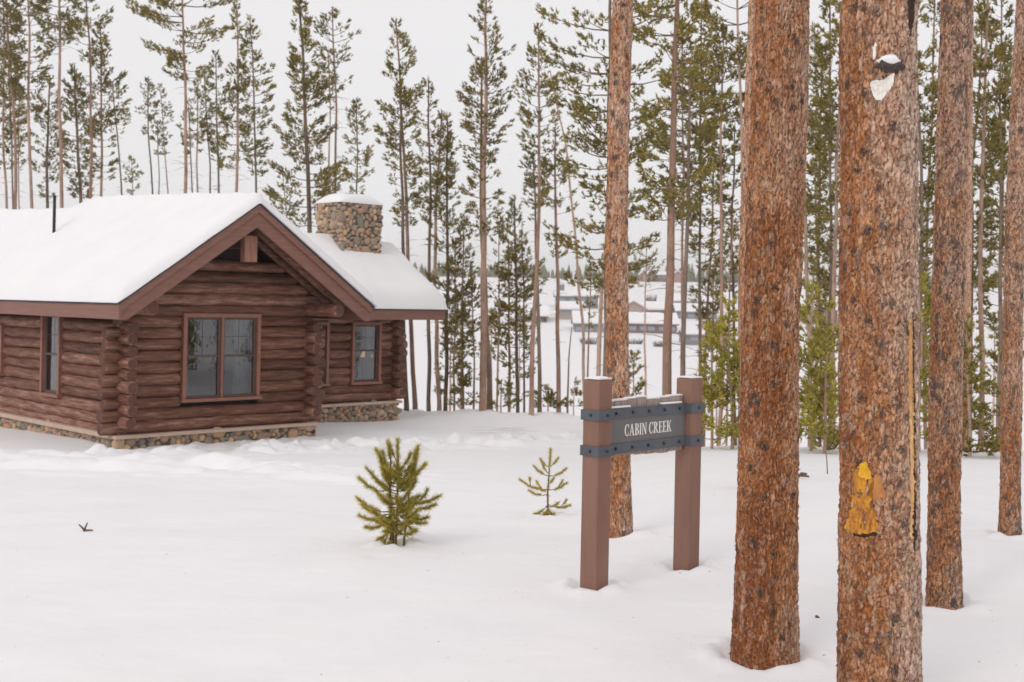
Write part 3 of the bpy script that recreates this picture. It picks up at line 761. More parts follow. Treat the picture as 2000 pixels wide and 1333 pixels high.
# windows
def window(axis, plane, W, out, sashes, midrail=0.5, grid=(2, 2), tw=0.085, label=None):
    """W=(lo,hi,z0,z1); out = outward sign along the wall normal axis"""
    lo, hi, z0, z1 = W
    def bx(mb, a0, a1, d0, d1, s0, s1, bev=0.006):
        e0, e1 = sorted((plane + out * d0, plane + out * d1))
        if axis == 'x': mb.bbox(a0, a1, e0, e1, s0, s1, bev)
        else: mb.bbox(e0, e1, a0, a1, s0, s1, bev)
    fr = MB()
    bx(fr, lo, hi, 0.045, -0.24, z1 - tw, z1); bx(fr, lo - 0.03, hi + 0.03, 0.075, -0.24, z0, z0 + tw * 0.8)
    bx(fr, lo, lo + tw, 0.04, -0.24, z0 + tw * 0.8, z1 - tw); bx(fr, hi - tw, hi, 0.04, -0.24, z0 + tw * 0.8, z1 - tw)
    win = fr.build("window", TRIM, cabin, OFF)
    if label: win["label"] = label
    n = sashes; a0, a1 = lo + tw, hi - tw; s0, s1 = z0 + tw * 0.8, z1 - tw
    cw = (a1 - a0) / n
    for i in range(n):
        p, q = a0 + i * cw, a0 + (i + 1) * cw
        sh = MB(); fw = 0.045
        if i:
            ml = MB(); bx(ml, p - 0.028, p + 0.028, 0.02, -0.1, s0, s1); ml.build('mullion', TRIM, win, OFF)
        g = 0.03 if n > 1 and i else 0.0
        g2 = 0.03 if n > 1 and i < n - 1 else 0.0
        P, Q_ = p + g, q - g2
        bx(sh, P, P + fw, -0.03, -0.09, s0, s1); bx(sh, Q_ - fw, Q_, -0.03, -0.09, s0, s1)
        bx(sh, P + fw, Q_ - fw, -0.03, -0.09, s0, s0 + fw * 1.2); bx(sh, P + fw, Q_ - fw, -0.03, -0.09, s1 - fw, s1)
        zm = s0 + (s1 - s0) * midrail
        bx(sh, P + fw, Q_ - fw, -0.025, -0.085, zm - 0.022, zm + 0.022)
        mid = (P + Q_) / 2
        bx(sh, mid - 0.006, mid + 0.006, -0.064, -0.074, zm + 0.022, s1 - fw, 0.002)
        bx(sh, P + fw, Q_ - fw, -0.062, -0.0735, (zm + s1) / 2 - 0.006, (zm + s1) / 2 + 0.006, 0.002)
        so = sh.build("sash", SASH, win, (0, 0, 0))
        # objects under win: win mesh already carries OFF, its children share the cabin frame
        so.data.transform(Matrix.Translation((0, 0, ZO)))
        pn = MB(); e = plane + out * -0.068
        if axis == 'x': pn.add([(P + fw, e, s0 + fw), (Q_ - fw, e, s0 + fw), (Q_ - fw, e, s1 - fw), (P + fw, e, s1 - fw)], [(0, 1, 2, 3)] if out < 0 else [(3, 2, 1, 0)])
        else: pn.add([(e, P + fw, s0 + fw), (e, Q_ - fw, s0 + fw), (e, Q_ - fw, s1 - fw), (e, P + fw, s1 - fw)], [(3, 2, 1, 0)] if out < 0 else [(0, 1, 2, 3)])
        pn.build("pane", GLASS, win, OFF)
    # curtains just inside
    for (c0_, c1_) in ((lo + 0.06, lo + 0.06 + 0.13 * (hi - lo)), (hi - 0.06 - 0.20 * (hi - lo), hi - 0.06)):
        cu = MB(); m = 24; s = np.linspace(c0_, c1_, m); d = 0.34 + 0.03 * np.sin(s * 60)
        V = []
        for zz in (s0 - 0.05, s1 + 0.05):
            for k in range(m):
                e = plane - out * d[k]
                V.append((s[k], e, zz) if axis == 'x' else (e, s[k], zz))
        cu.add(V, [(k, k + 1, m + k + 1, m + k) for k in range(m - 1)], 0, True)
        cu.build("curtain", CURTAIN, win, OFF)
    return win
SASH = mk_paint("sash paint dark brown", (0.13, 0.085, 0.075), 0.1)
window('x', 0.0, WIN_F, -1, 2, 0.52, label="wide double window in the gable front")
window('y', 0.0, WIN_L, -1, 1, 0.5, label="narrow window in the long side wall")
window('y', 0.0, WIN_L2, -1, 1, 0.5, label="window cut by the left edge of the photo")
window('x', WW, WIN_W, -1, 1, 0.55, label="window in the side wing nearest its corner")
window('x', WW, WIN_W2, -1, 1, 0.55, label="window in the side wing half hidden by the log corner")
# lamp seen through the wing window
lt, lz = on_front(716, 692, WW + 0.75)
ll = Vector((CX + lt * Q - (WW + 0.75) * Q, CY + lt * Q + (WW + 0.75) * Q, lz))
lamp = empty("table_lamp", (ll.x, ll.y, lz - 0.35)); tag(lamp, "small lit lamp with orange shade inside the side wing window", "lamp")
LS = Mat("lit lamp shade", 0.8); LS.col((0.8, 0.45, 0.2)); LS.b.inputs["Emission Color"].default_value = (1.0, 0.42, 0.16, 1); LS.b.inputs["Emission Strength"].default_value = 0.9
mb = MB(); mb.tube([(0, 0, 0.27), (0, 0, 0.45)], [0.17, 0.10], 18, cap=False); mb.build("lamp_shade", LS.m, lamp)
mb = MB(); mb.tube([(0, 0, 0), (0, 0, 0.03), (0, 0, 0.05), (0, 0, 0.3)], [0.09, 0.09, 0.025, 0.02], 14); mb.build("lamp_base", BLACK, lamp)
# little table that carries the lamp
tbl = empty("side_table", (ll.x, ll.y, ZB + 0.02)); tag(tbl, "small dark table carrying the lamp inside the side wing window", "table")
hh = lz - 0.35 - ZB - 0.02
mb = MB(); mb.bbox(-0.22, 0.22, -0.22, 0.22, hh - 0.04, hh, 0.008); mb.build("tabletop", SOFFIT, tbl)
for sx in (-1, 1):
    for sy in (-1, 1):
        mb = MB(); mb.bbox(sx * 0.18 - 0.02, sx * 0.18 + 0.02, sy * 0.18 - 0.02, sy * 0.18 + 0.02, 0, hh - 0.04, 0.004); mb.build("leg", SOFFIT, tbl)

# ------------------------------------------------------------------ sign
D1, D2 = 7.98, 8.74
p1 = at(1160, 1158, D1); p2 = at(1339.5, 1115, D2)
sgn_ang = math.atan2(p2.y - p1.y, p2.x - p1.x)
SLN = math.hypot(p2.x - p1.x, p2.y - p1.y)
sign = empty("name_sign", (p1.x, p1.y, 0.0), sgn_ang)
tag(sign, "wooden name sign reading CABIN CREEK on two brown square posts in the snow", "sign")
PC = mk_paint("brown post paint", (0.25, 0.135, 0.10), 0.16, 0.7, (1.5, 1.5, 0.4))
METAL = mk_paint("blue grey steel band", (0.095, 0.105, 0.125), 0.15, 0.5)
BOLT = mk_paint("dark bolt", (0.035, 0.04, 0.05), 0.1, 0.4)
PANEL = mk_paint("grey sign panel", (0.165, 0.155, 0.155), 0.05, 0.7)
PLANK = mk_paint("weathered grey plank", (0.36, 0.29, 0.25), 0.35, 0.9, (14, 14, 1.2))
LETTER = mk_paint("cream lettering", (0.84, 0.80, 0.76), 0.02)
_unused = None
S = 0.070
tops = (1.428, CAMH + ray(1345, 739)[1] * D2)
zs_u = (1.226, 1.157); zs_l = (0.985, 0.917)
for i, x in enumerate((0.0, SLN)):
    mb = MB(); mb.bbox(x - S, x + S, -S, S, -0.5, tops[i], 0.006); mb.build("post", PC, sign)
    for (za, zb_) in (zs_u, zs_l):
        mb = MB(); o = 0.010
        E = S + o
        mb.box(x - E, x + E, -E, -S - 0.001, zb_, za); mb.box(x - E, x + E, S + 0.001, E, zb_, za)
        mb.box(x - E, x - S - 0.001, -S - 0.001, S + 0.001, zb_, za); mb.box(x + S + 0.001, x + E, -S - 0.001, S + 0.001, zb_, za)
        bd = mb.build("steel_band", METAL, sign)
        zc = (za + zb_) / 2
        MB().tube([(x + 0.012, -E + 0.001, zc), (x + 0.012, -E - 0.010, zc)], [0.011, 0.009], 8).build("bolt", BOLT, bd)
        MB().tube([(x - E + 0.001, -0.008, zc), (x - E - 0.010, -0.008, zc)], [0.011, 0.009], 8).build("bolt", BOLT, bd)
# panel between the posts, set back from the post fronts
x0, x1 = S + 0.001, SLN - S - 0.001
mb = MB(); mb.box(x0, x1, -0.022, 0.0, 0.93, 1.21); mb.build("panel", PANEL, sign)
for (za, zb_) in (zs_u, zs_l):
    mb = MB(); mb.box(x0, x1, -0.032, -0.0225, zb_, za); bd = mb.build("steel_band", METAL, sign)
    for k in range(5):
        q = x0 + (x1 - x0) * (0.10 + 0.2 * k)
        MB().tube([(q, -0.0315, (za + zb_) / 2), (q, -0.044, (za + zb_) / 2)], [0.012, 0.009], 8).build("bolt", BOLT, bd)
rr = random.Random(3)
x = x0
k = 0
while x < x1 - 0.02:
    w = min(rr.uniform(0.10, 0.17), x1 - x)
    top = 1.262 + rr.uniform(-0.012, 0.022); bot = 0.900 - rr.uniform(0.0, 0.028)
    mb = MB(); mb.bbox(x + 0.002, x + w - 0.002, 0.002, 0.045, bot, top, 0.004); pk = mb.build("plank", PLANK, sign)
    snow_sheet("snow_cap", x + 0.004, x + w - 0.004, 0.004, 0.043, lambda X, Y: top + 0 * X, 0.014, SNOW, pk, 0.01, 0.02, k, (0, 0, 0), 0.004, 0.004)
    x += w; k += 1
mb = None
for i, x in enumerate((0.0, SLN)):
    snow_sheet("snow_cap", x - S + 0.004, x + S - 0.004, -S + 0.004, S - 0.004, lambda X, Y: tops[i] + 0 * X, 0.022, SNOW, sign, 0.012, 0.04, i + 50, (0, 0, 0), 0.012, 0.008)
snow_sheet("snow_cap", x0 + 0.01, x0 + 0.25, -0.031, -0.004, lambda X, Y: 1.2275 + 0 * X, 0.010, SNOW, sign, 0.01, 0.015, 61, (0, 0, 0), 0.003, 0.004)
snow_sheet("snow_cap", x1 - 0.30, x1 - 0.06, -0.031, -0.004, lambda X, Y: 1.2275 + 0 * X, 0.010, SNOW, sign, 0.01, 0.015, 62, (0, 0, 0), 0.003, 0.004)
# lettering: serif capitals drawn from strokes
def glyph(ch):
    P = []
    def st(x0, y0, x1, y1, w, w2=None):       # slanted or straight stroke, horizontal ends
        w2 = w if w2 is None else w2
        P.append([(x0 - w / 2, y0), (x0 + w / 2, y0), (x1 + w2 / 2, y1), (x1 - w2 / 2, y1)])
    def bar(x0, x1, y, h): P.append([(x0, y - h / 2), (x1, y - h / 2), (x1, y + h / 2), (x0, y + h / 2)])
    def arc(cx, cy, rx, ry, a0, a1, wt, wn):   # thick at the sides, thin at top and bottom
        n = 14; o = []; i_ = []
        for k in range(n + 1):
            a = math.radians(a0 + (a1 - a0) * k / n)
            o.append((cx + rx * math.cos(a), cy + ry * math.sin(a)))
            i_.append((cx + (rx - wt) * math.cos(a), cy + (ry - wn) * math.sin(a)))
        for k in range(n): P.append([o[k], o[k + 1], i_[k + 1], i_[k]])
    T = 0.15; N = 0.055; SF = 0.045
    if ch == 'C':
        arc(0.36, 0.5, 0.36, 0.52, 48, 312, T, N); st(0.60, 0.66, 0.63, 0.98, 0.02, 0.05); st(0.615, 0.30, 0.63, 0.1, 0.015, 0.04); return P, 0.68
    if ch == 'A':
        st(0.10, 0, 0.34, 1.02, 0.06, 0.07); st(0.60, 0, 0.36, 1.02, 0.15, 0.10); bar(0.19, 0.50, 0.33, N)
        bar(0.0, 0.22, SF / 2, SF); bar(0.46, 0.74, SF / 2, SF); return P, 0.76
    if ch == 'B':
        st(0.16, 0, 0.16, 1, T); arc(0.30, 0.76, 0.27, 0.24, -90, 90, T * 0.9, N); arc(0.30, 0.27, 0.32, 0.27, -90, 90, T, N)
        for y in (1 - N / 2, 0.52, N / 2): bar(0.0 if y != 0.52 else 0.2, 0.31, y, N)
        return P, 0.66
    if ch == 'I':
        st(0.15, 0, 0.15, 1, T); bar(0, 0.30, SF / 2, SF); bar(0, 0.30, 1 - SF / 2, SF); return P, 0.32
    if ch == 'N':
        st(0.13, 0, 0.13, 1, 0.06); st(0.64, 0, 0.64, 1, 0.06); st(0.62, 0.0, 0.15, 1.0, 0.13)
        bar(0, 0.27, SF / 2, SF); bar(0, 0.17, 1 - SF / 2, SF); bar(0.51, 0.78, 1 - SF / 2, SF); return P, 0.80
    if ch == 'R':
        st(0.16, 0, 0.16, 1, T); arc(0.30, 0.75, 0.28, 0.25, -90, 90, T * 0.95, N); bar(0, 0.31, 1 - N / 2, N); bar(0.2, 0.31, 0.5 + N / 2, N)
        bar(0, 0.30, SF / 2, SF); st(0.64, 0, 0.34, 0.52, 0.16, 0.12); bar(0.58, 0.76, SF / 2, SF); return P, 0.76
    if ch == 'E':
        st(0.16, 0, 0.16, 1, T); bar(0, 0.54, 1 - N / 2, N); bar(0, 0.56, N / 2, N); bar(0.2, 0.42, 0.52, N)
        st(0.53, 0.80, 0.53, 1 - N, 0.03, 0.04); st(0.55, N, 0.56, 0.24, 0.04, 0.03); st(0.42, 0.42, 0.42, 0.62, 0.03); return P, 0.60
    if ch == 'K':
        st(0.16, 0, 0.16, 1, T); bar(0, 0.30, SF / 2, SF); bar(0, 0.30, 1 - SF / 2, SF)
        st(0.26, 0.42, 0.60, 1 - SF, 0.06, 0.06); st(0.62, SF, 0.36, 0.60, 0.16, 0.10); bar(0.48, 0.72, 1 - SF / 2, SF); bar(0.52, 0.78, SF / 2, SF); return P, 0.78
    return P, 0.3
def on_sign(px):
    rx, _ = ray(px, 838)
    dx, dy = math.cos(sgn_ang), math.sin(sgn_ang)
    ox = p1.x + 0.0225 * dy; oy = p1.y - 0.0225 * dx
    return (rx * oy - ox) / (dx - rx * dy)
s0_, s1_ = on_sign(1220), on_sign(1311)
word = "CABIN CREEK"; GAP = 0.07
tot = sum((glyph(c)[1] + GAP) if c != ' ' else 0.26 for c in word) - GAP
hL = 0.080; sx_ = (s1_ - s0_) / tot
mb = MB(); cx_ = s0_; kk = 0
for c in word:
    if c == ' ': cx_ += 0.26 * sx_; continue
    P, wd = glyph(c)
    for q in P:
        mb.prism([(cx_ + a * sx_, 1.030 + b * hL) for a, b in q], 'y', -0.0215, -0.0245 - 0.00012 * (kk % 9)); kk += 1
    cx_ += (wd + GAP) * sx_
mb.build("lettering", LETTER, sign)
# ------------------------------------------------------------------ foreground pine trunks
def inpoly(px, py, poly):
    r = np.zeros(px.shape, bool); n = len(poly)
    for i in range(n):
        x1, y1 = poly[i]; x2, y2 = poly[(i + 1) % n]
        c = ((y1 > py) != (y2 > py)) & (px < (x2 - x1) * (py - y1) / (y2 - y1 + 1e-9) + x1)
        r ^= c
    return r
def trunk_tree(label, D, pts, mat, N=110, dz=0.014, amp=1.0, group="mature pine trunks standing in the foreground snow", scars=(), chips=500, seed=1, height=8.5, flare=0.05, ridge=0.012):
    """pts: (x, y, width) pixels from the base up"""
    c = np.array([[*at(x, y, D)] for x, y, w in pts]); R = np.array([w / 2 / FPX * D for x, y, w in pts])
    c[:, 1] = D
    bx, by = c[0, 0], D
    zb = gz(bx, by)
    top = c[-1].copy(); sl = (c[-1] - c[-2]) / (c[-1, 2] - c[-2, 2])
    zt = zb + height
    Z = c[:, 2]
    zmin = zb - 0.25
    zhi = max(4.2, Z[-1] + 0.15)
    zz = np.concatenate([np.arange(zmin, zhi, dz), np.linspace(zhi, zt, 24)])
    cx = np.interp(zz, Z, c[:, 0]); over = np.maximum(0, zz - Z[-1]); cx = cx + over * sl[0]
    lo = np.maximum(0, Z[0] - zz); s0 = (c[1] - c[0]) / (c[1, 2] - c[0, 2]); cx = cx - lo * s0[0]
    rr = np.interp(zz, Z, R) * (1 - 0.02 * over)
    rr = rr * (1 + flare * np.exp(-np.maximum(0, zz - zb) / 0.22))
    a = np.arange(N) * 2 * np.pi / N
    A, ZZ = np.meshgrid(a, zz)
    RR = np.repeat(rr[:, None], N, 1)
    r0 = float(np.median(rr))
    per = max(6, int(2 * np.pi * r0 / 0.021))
    wx = A / (2 * np.pi) * per + 0.9 * fbm(np.cos(A) * 6 + 9, np.sin(A) * 6, ZZ * 12, seed, 3)
    f1, f2, cid = worley(wx, ZZ / 0.040 + 1.1 * fbm(np.cos(A) * 6, np.sin(A) * 6, ZZ * 14, seed + 2, 3), seed, per)
    pl = np.clip((f2 - f1) / 0.35, 0, 1)
    disp = amp * (0.008 * (pl - 0.6) + 0.005 * (cid - 0.5) + 0.006 * fbm(np.cos(A) * r0 * 30, np.sin(A) * r0 * 30, ZZ * 16, seed + 4, 3) + 0.010 * fbm(np.cos(A) * 1.1, np.sin(A) * 1.1, ZZ * 1.6, seed + 6, 3))
    vr = fbm(np.cos(A) * r0 * 75, np.sin(A) * r0 * 75, ZZ * 5.5, seed + 9, 3)
    disp = disp + amp * ridge * (np.minimum(0, np.abs(vr) - 0.16) * 3.0)
    disp = disp * (ZZ < zhi)
    def V_of(off):
        rad = RR + disp + off
        return np.stack([cx[:, None] + rad * np.cos(A), D + rad * np.sin(A), ZZ], -1).reshape(-1, 3)
    V = V_of(0)
    F = grid_faces(len(zz), N, True)
    t = empty("pine_tree", (bx, by, zb))
    tag(t, label, "tree", group)
    org = np.array([bx, by, zb])
    masks = []
    if scars:
        px, py = project(V); front = np.sin(A).ravel() < 0.25
        for nm, poly, m, depth, noise_ in scars:
            jt = 6.0 if nm in ('resin_scar', 'bare_wood_patch') else 1.5
            msk = inpoly(px + jt * fbm(px / 9, py / 22, seed=3, oct=3), py + jt * fbm(px / 6, py / 14, seed=8, oct=3), poly) & front
            if nm == 'resin_scar': msk &= fbm(px / 7, py / 26, seed=12, oct=3) < 0.30
            fm = msk[F].sum(1) >= 2
            Vs = V_of(depth + noise_ * fbm(A * 9, ZZ * 25, seed=5, oct=3).reshape(A.shape))
            used, inv = np.unique(F[fm].ravel(), return_inverse=True)
            if len(used): mesh_np(nm, Vs[used] - org, inv.reshape(-1, 4), m, t, smooth=True)
            masks.append((msk, depth))
    dd = np.zeros(len(V))
    for msk, depth in masks: dd = np.where(msk, depth - 0.012, dd)
    if masks:
        rad = (RR + disp).ravel() + dd
        V = np.stack([np.repeat(cx, N) + rad * np.cos(A).ravel(), D + rad * np.sin(A).ravel(), ZZ.ravel()], -1)
    # loose bark flakes standing off the trunk
    rg = np.random.RandomState(seed)
    ia = rg.randint(0, N, chips); iz = rg.randint(4, int((zhi - zmin) / dz) - 2, chips)
    base = V.reshape(len(zz), N, 3)[iz, ia]; aa = a[ia]
    nrm = np.stack([np.cos(aa), np.sin(aa), 0 * aa], -1); tg = np.stack([-np.sin(aa), np.cos(aa), 0 * aa], -1)
    L = rg.uniform(0.006, 0.018, (chips, 1)); Wd = rg.uniform(0.005, 0.012, (chips, 1)); up = np.array([[0, 0, 1.0]]) * rg.choice([-1, 1], (chips, 1))
    lift = rg.uniform(0.15, 0.8, (chips, 1))
    q0 = base + tg * Wd - nrm * 0.002; q1 = base - tg * Wd - nrm * 0.002
    q2 = base - tg * Wd * 0.6 + nrm * L * lift + up * L; q3 = base + tg * Wd * 0.7 + nrm * L * lift + up * L * 0.9
    CV = np.stack([q0, q1, q2, q3], 1).reshape(-1, 3); CF = np.arange(chips * 4).reshape(-1, 4) + len(V)
    if masks and len(CF):
        bad = dd.reshape(len(zz), N)[iz, ia] != 0
        CF = CF[~bad]
    to = mesh_np("trunk", np.concatenate([V, CV]) - org, np.concatenate([F, CF]), mat, t, smooth=True)
    for an_, va_, cv_ in (("plate", pl, 0.8), ("plate_id", cid, 0.6)):
        at_ = to.data.attributes.new(an_, 'FLOAT', 'POINT'); at_.data.foreach_set("value", np.concatenate([va_.ravel(), np.full(len(CV), cv_)]).astype(np.float32))
    # crown far above the frame
    return t, V.reshape(len(zz), N, 3), zz

RESIN = Mat("amber resin wood", 0.45, 0.5)
_n = RESIN.noise(24, RESIN.map((1, 1, 0.35)), 6, 0.75)
RESIN.col(RESIN.ramp(_n, [(0.34, (0.16, 0.07, 0.03)), (0.44, (0.52, 0.20, 0.03)), (0.58, (0.80, 0.36, 0.025)), (0.74, (0.85, 0.46, 0.06))])); RESIN.bump(_n, 0.8, 0.02)
RESIN2 = Mat("bright yellow blaze", 0.5, 0.4)
_n = RESIN2.noise(20, RESIN2.map((1, 1, 0.5)), 4); RESIN2.col(RESIN2.ramp(_n, [(0.3, (0.72, 0.36, 0.02)), (0.7, (0.88, 0.52, 0.02))])); RESIN2.bump(_n, 0.4, 0.01)
RESIN3 = Mat("red brown peeled bark", 0.6, 0.4)
_n = RESIN3.noise(24, RESIN3.map((1, 1, 0.4)), 5); RESIN3.col(RESIN3.ramp(_n, [(0.3, (0.30, 0.11, 0.04)), (0.55, (0.52, 0.22, 0.07)), (0.75, (0.62, 0.32, 0.10))])); RESIN3.bump(_n, 0.7, 0.02)
PALEWOOD = Mat("split pale wood", 0.6, 0.3)
_n = PALEWOOD.noise(14, PALEWOOD.map((1, 1, 0.15)), 4); PALEWOOD.col(PALEWOOD.ramp(_n, [(0.35, (0.62, 0.30, 0.10)), (0.65, (0.80, 0.50, 0.24))]))
CRACK = mk_paint("dark crack", (0.05, 0.03, 0.022), 0.3, 0.9)
KNOT = mk_paint("dark dead knot", (0.07, 0.055, 0.05), 0.5, 0.85, (20, 20, 20))
SAP = mk_paint("frozen snow and sap", (0.80, 0.76, 0.70), 0.1, 0.6)

big_scars = (
    ("resin_scar", [(1664, 925), (1672, 915), (1692, 922), (1706, 938), (1704, 985), (1716, 1025), (1706, 1046), (1660, 1044), (1646, 1030), (1664, 985), (1668, 950)], RESIN.m, -0.004, 0.002),
    ("bare_wood_patch", [(1697, 945), (1716, 925), (1726, 948), (1730, 972), (1708, 977), (1698, 972)], RESIN3.m, -0.004, 0.002),
    ("yellow_blaze", [(1679, 906), (1692, 904), (1699, 920), (1702, 934), (1690, 936), (1678, 930)], RESIN2.m, 0.001, 0.001),
    ("resin_streak", [(1649, 906), (1672, 905), (1670, 911), (1652, 911)], RESIN3.m, 0.0, 0.001),
    ("split_wood", [(1776, 628), (1782, 618), (1784, 700), (1785, 800), (1787, 920), (1787, 1000), (1783, 1062), (1779, 1050), (1779, 900), (1776, 760)], PALEWOOD.m, -0.003, 0.001),
    ("crack", [(1784, 590), (1786, 640), (1788, 800), (1790, 1000), (1788, 1085), (1785, 1080), (1787, 960), (1785, 800), (1784, 700), (1783, 618)], CRACK, -0.003, 0.001),
    ("crack", [(1776, -60), (1788, -60), (1787, 10), (1785, 40), (1779, 72), (1775, 55), (1774, 0)], CRACK, -0.003, 0.001),
    ("crack", [(1662, 1044), (1680, 1046), (1714, 1041), (1712, 1046), (1690, 1050), (1672, 1048)], CRACK, -0.003, 0.001),
    ("sap_patch", [(1700, 160), (1712, 158), (1728, 156), (1737, 148), (1747, 142), (1746, 160), (1736, 180), (1722, 196), (1708, 193), (1702, 176)], SAP, 0.001, 0.002),
    ("sap_patch", [(1707, 84), (1711, 86), (1709, 118), (1705, 116)], SAP, 0.001, 0.001),
)
DB = 5.6
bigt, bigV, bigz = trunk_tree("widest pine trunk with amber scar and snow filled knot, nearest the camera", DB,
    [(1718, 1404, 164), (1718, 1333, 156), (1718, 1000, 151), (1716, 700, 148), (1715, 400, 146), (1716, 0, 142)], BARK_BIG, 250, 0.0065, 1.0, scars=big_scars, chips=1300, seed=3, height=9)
# knot: dead stub in a bark collar with snow lying on it
kp = at(1716, 143, DB); rb = 71 / FPX * DB
ka = math.acos(max(-1, min(1, (kp.x - float(at(1716, 143, DB).x)) / rb)))
kc = np.array([kp.x, DB - rb, kp.z])
def blob(mb, c, r, n=16, m=10, seed=0, amp=0.15, mat=0, squash=None):
    V = []; F = []
    for i in range(m + 1):
        th = math.pi * i / m
        for j in range(n):
            ph = 2 * math.pi * j / n
            d = np.array([math.sin(th) * math.cos(ph), math.sin(th) * math.sin(ph), math.cos(th)])
            k = 1 + amp * float(vnoise(np.array([d[0] * 2 + seed]), np.array([d[1] * 2]), np.array([d[2] * 2]), seed)[0])
            V.append(np.array(c) + d * np.array(r) * k)
    for i in range(m):
        for j in range(n):
            F.append((i * n + j, (i + 1) * n + j, (i + 1) * n + (j + 1) % n, i * n + (j + 1) % n))
    mb.add(V, F, mat, True)
og = np.array(bigt.location)
mb = MB(); blob(mb, kc - og + np.array([0.0, 0.008, -0.004]), (0.062, 0.034, 0.036), seed=4, amp=0.35)
blob(mb, kc - og + np.array([0.055, 0.016, -0.004]), (0.016, 0.02, 0.018), seed=6, amp=0.3)
kn = mb.build("knot", KNOT, bigt)
mb = MB(); blob(mb, kc - og + np.array([-0.004, 0.002, 0.022]), (0.048, 0.032, 0.026), seed=8, amp=0.3)
mb.build("snow_patch", SNOW, kn)
mb = MB(); P = []
for k in range(25):
    an = 2 * math.pi * k / 24
    P.append(kc - og + np.array([0.072 * math.cos(an) + 0.003, 0.014 + 0.02 * (math.cos(an) ** 2), 0.062 * math.sin(an) - 0.012 - 0.03 * (math.sin(an) < -0.3)]))
mb.tube(P, 0.010, 7, wob=0.5, seed=3); mb.build("bark_collar", BARK_BIG, kn)

D_ = ground_at(1494, 1284)
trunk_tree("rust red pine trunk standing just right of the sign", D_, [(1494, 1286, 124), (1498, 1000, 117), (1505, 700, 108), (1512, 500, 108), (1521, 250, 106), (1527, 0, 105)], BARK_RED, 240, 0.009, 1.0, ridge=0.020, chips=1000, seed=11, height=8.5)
MOUNDS_LATER = []
D_ = ground_at(1845, 1183)
trunk_tree("pinkish grey pine trunk standing just right of the widest one", D_, [(1845, 1184, 66), (1844, 1000, 61), (1848, 700, 61), (1855, 450, 60), (1863, 200, 59), (1869, 0, 57)], BARK_MID, 130, 0.012, 0.9, chips=700, seed=17)
D_ = ground_at(1972, 1046)
trunk_tree("dark narrow pine trunk at the right edge of the photo", D_, [(1972, 1046, 39), (1974, 900, 38), (1978, 650, 37), (1984, 400, 37), (1994, 200, 36), (2004, 0, 36)], BARK_MID, 90, 0.018, 0.8, chips=500, seed=23)
D_ = ground_at(1212, 1048)
trunk_tree("pine trunk standing right behind the left post of the sign", D_, [(1212, 1050, 46), (1210, 900, 43), (1206, 700, 43), (1204, 500, 43), (1208, 250, 42), (1216, 0, 40)], BARK_BACK, 90, 0.018, 0.8, chips=500, seed=29)
trunk_tree("slim tan pine trunk half hidden behind the rust red one", 13.5, [(1462, 1010, 32), (1460, 700, 29), (1458, 500, 29), (1466, 250, 28), (1476, 0, 26)], BARK_BACK, 48, 0.03, 0.8, chips=150, seed=31)
trunk_tree("smooth orange pine trunk close behind the pinkish grey one", 20.3, [(1884, 880, 22), (1885, 700, 20), (1889, 450, 19), (1891, 200, 17), (1893, 0, 16)], BARK_BACK, 40, 0.04, 0.8, chips=80, seed=37, height=11)

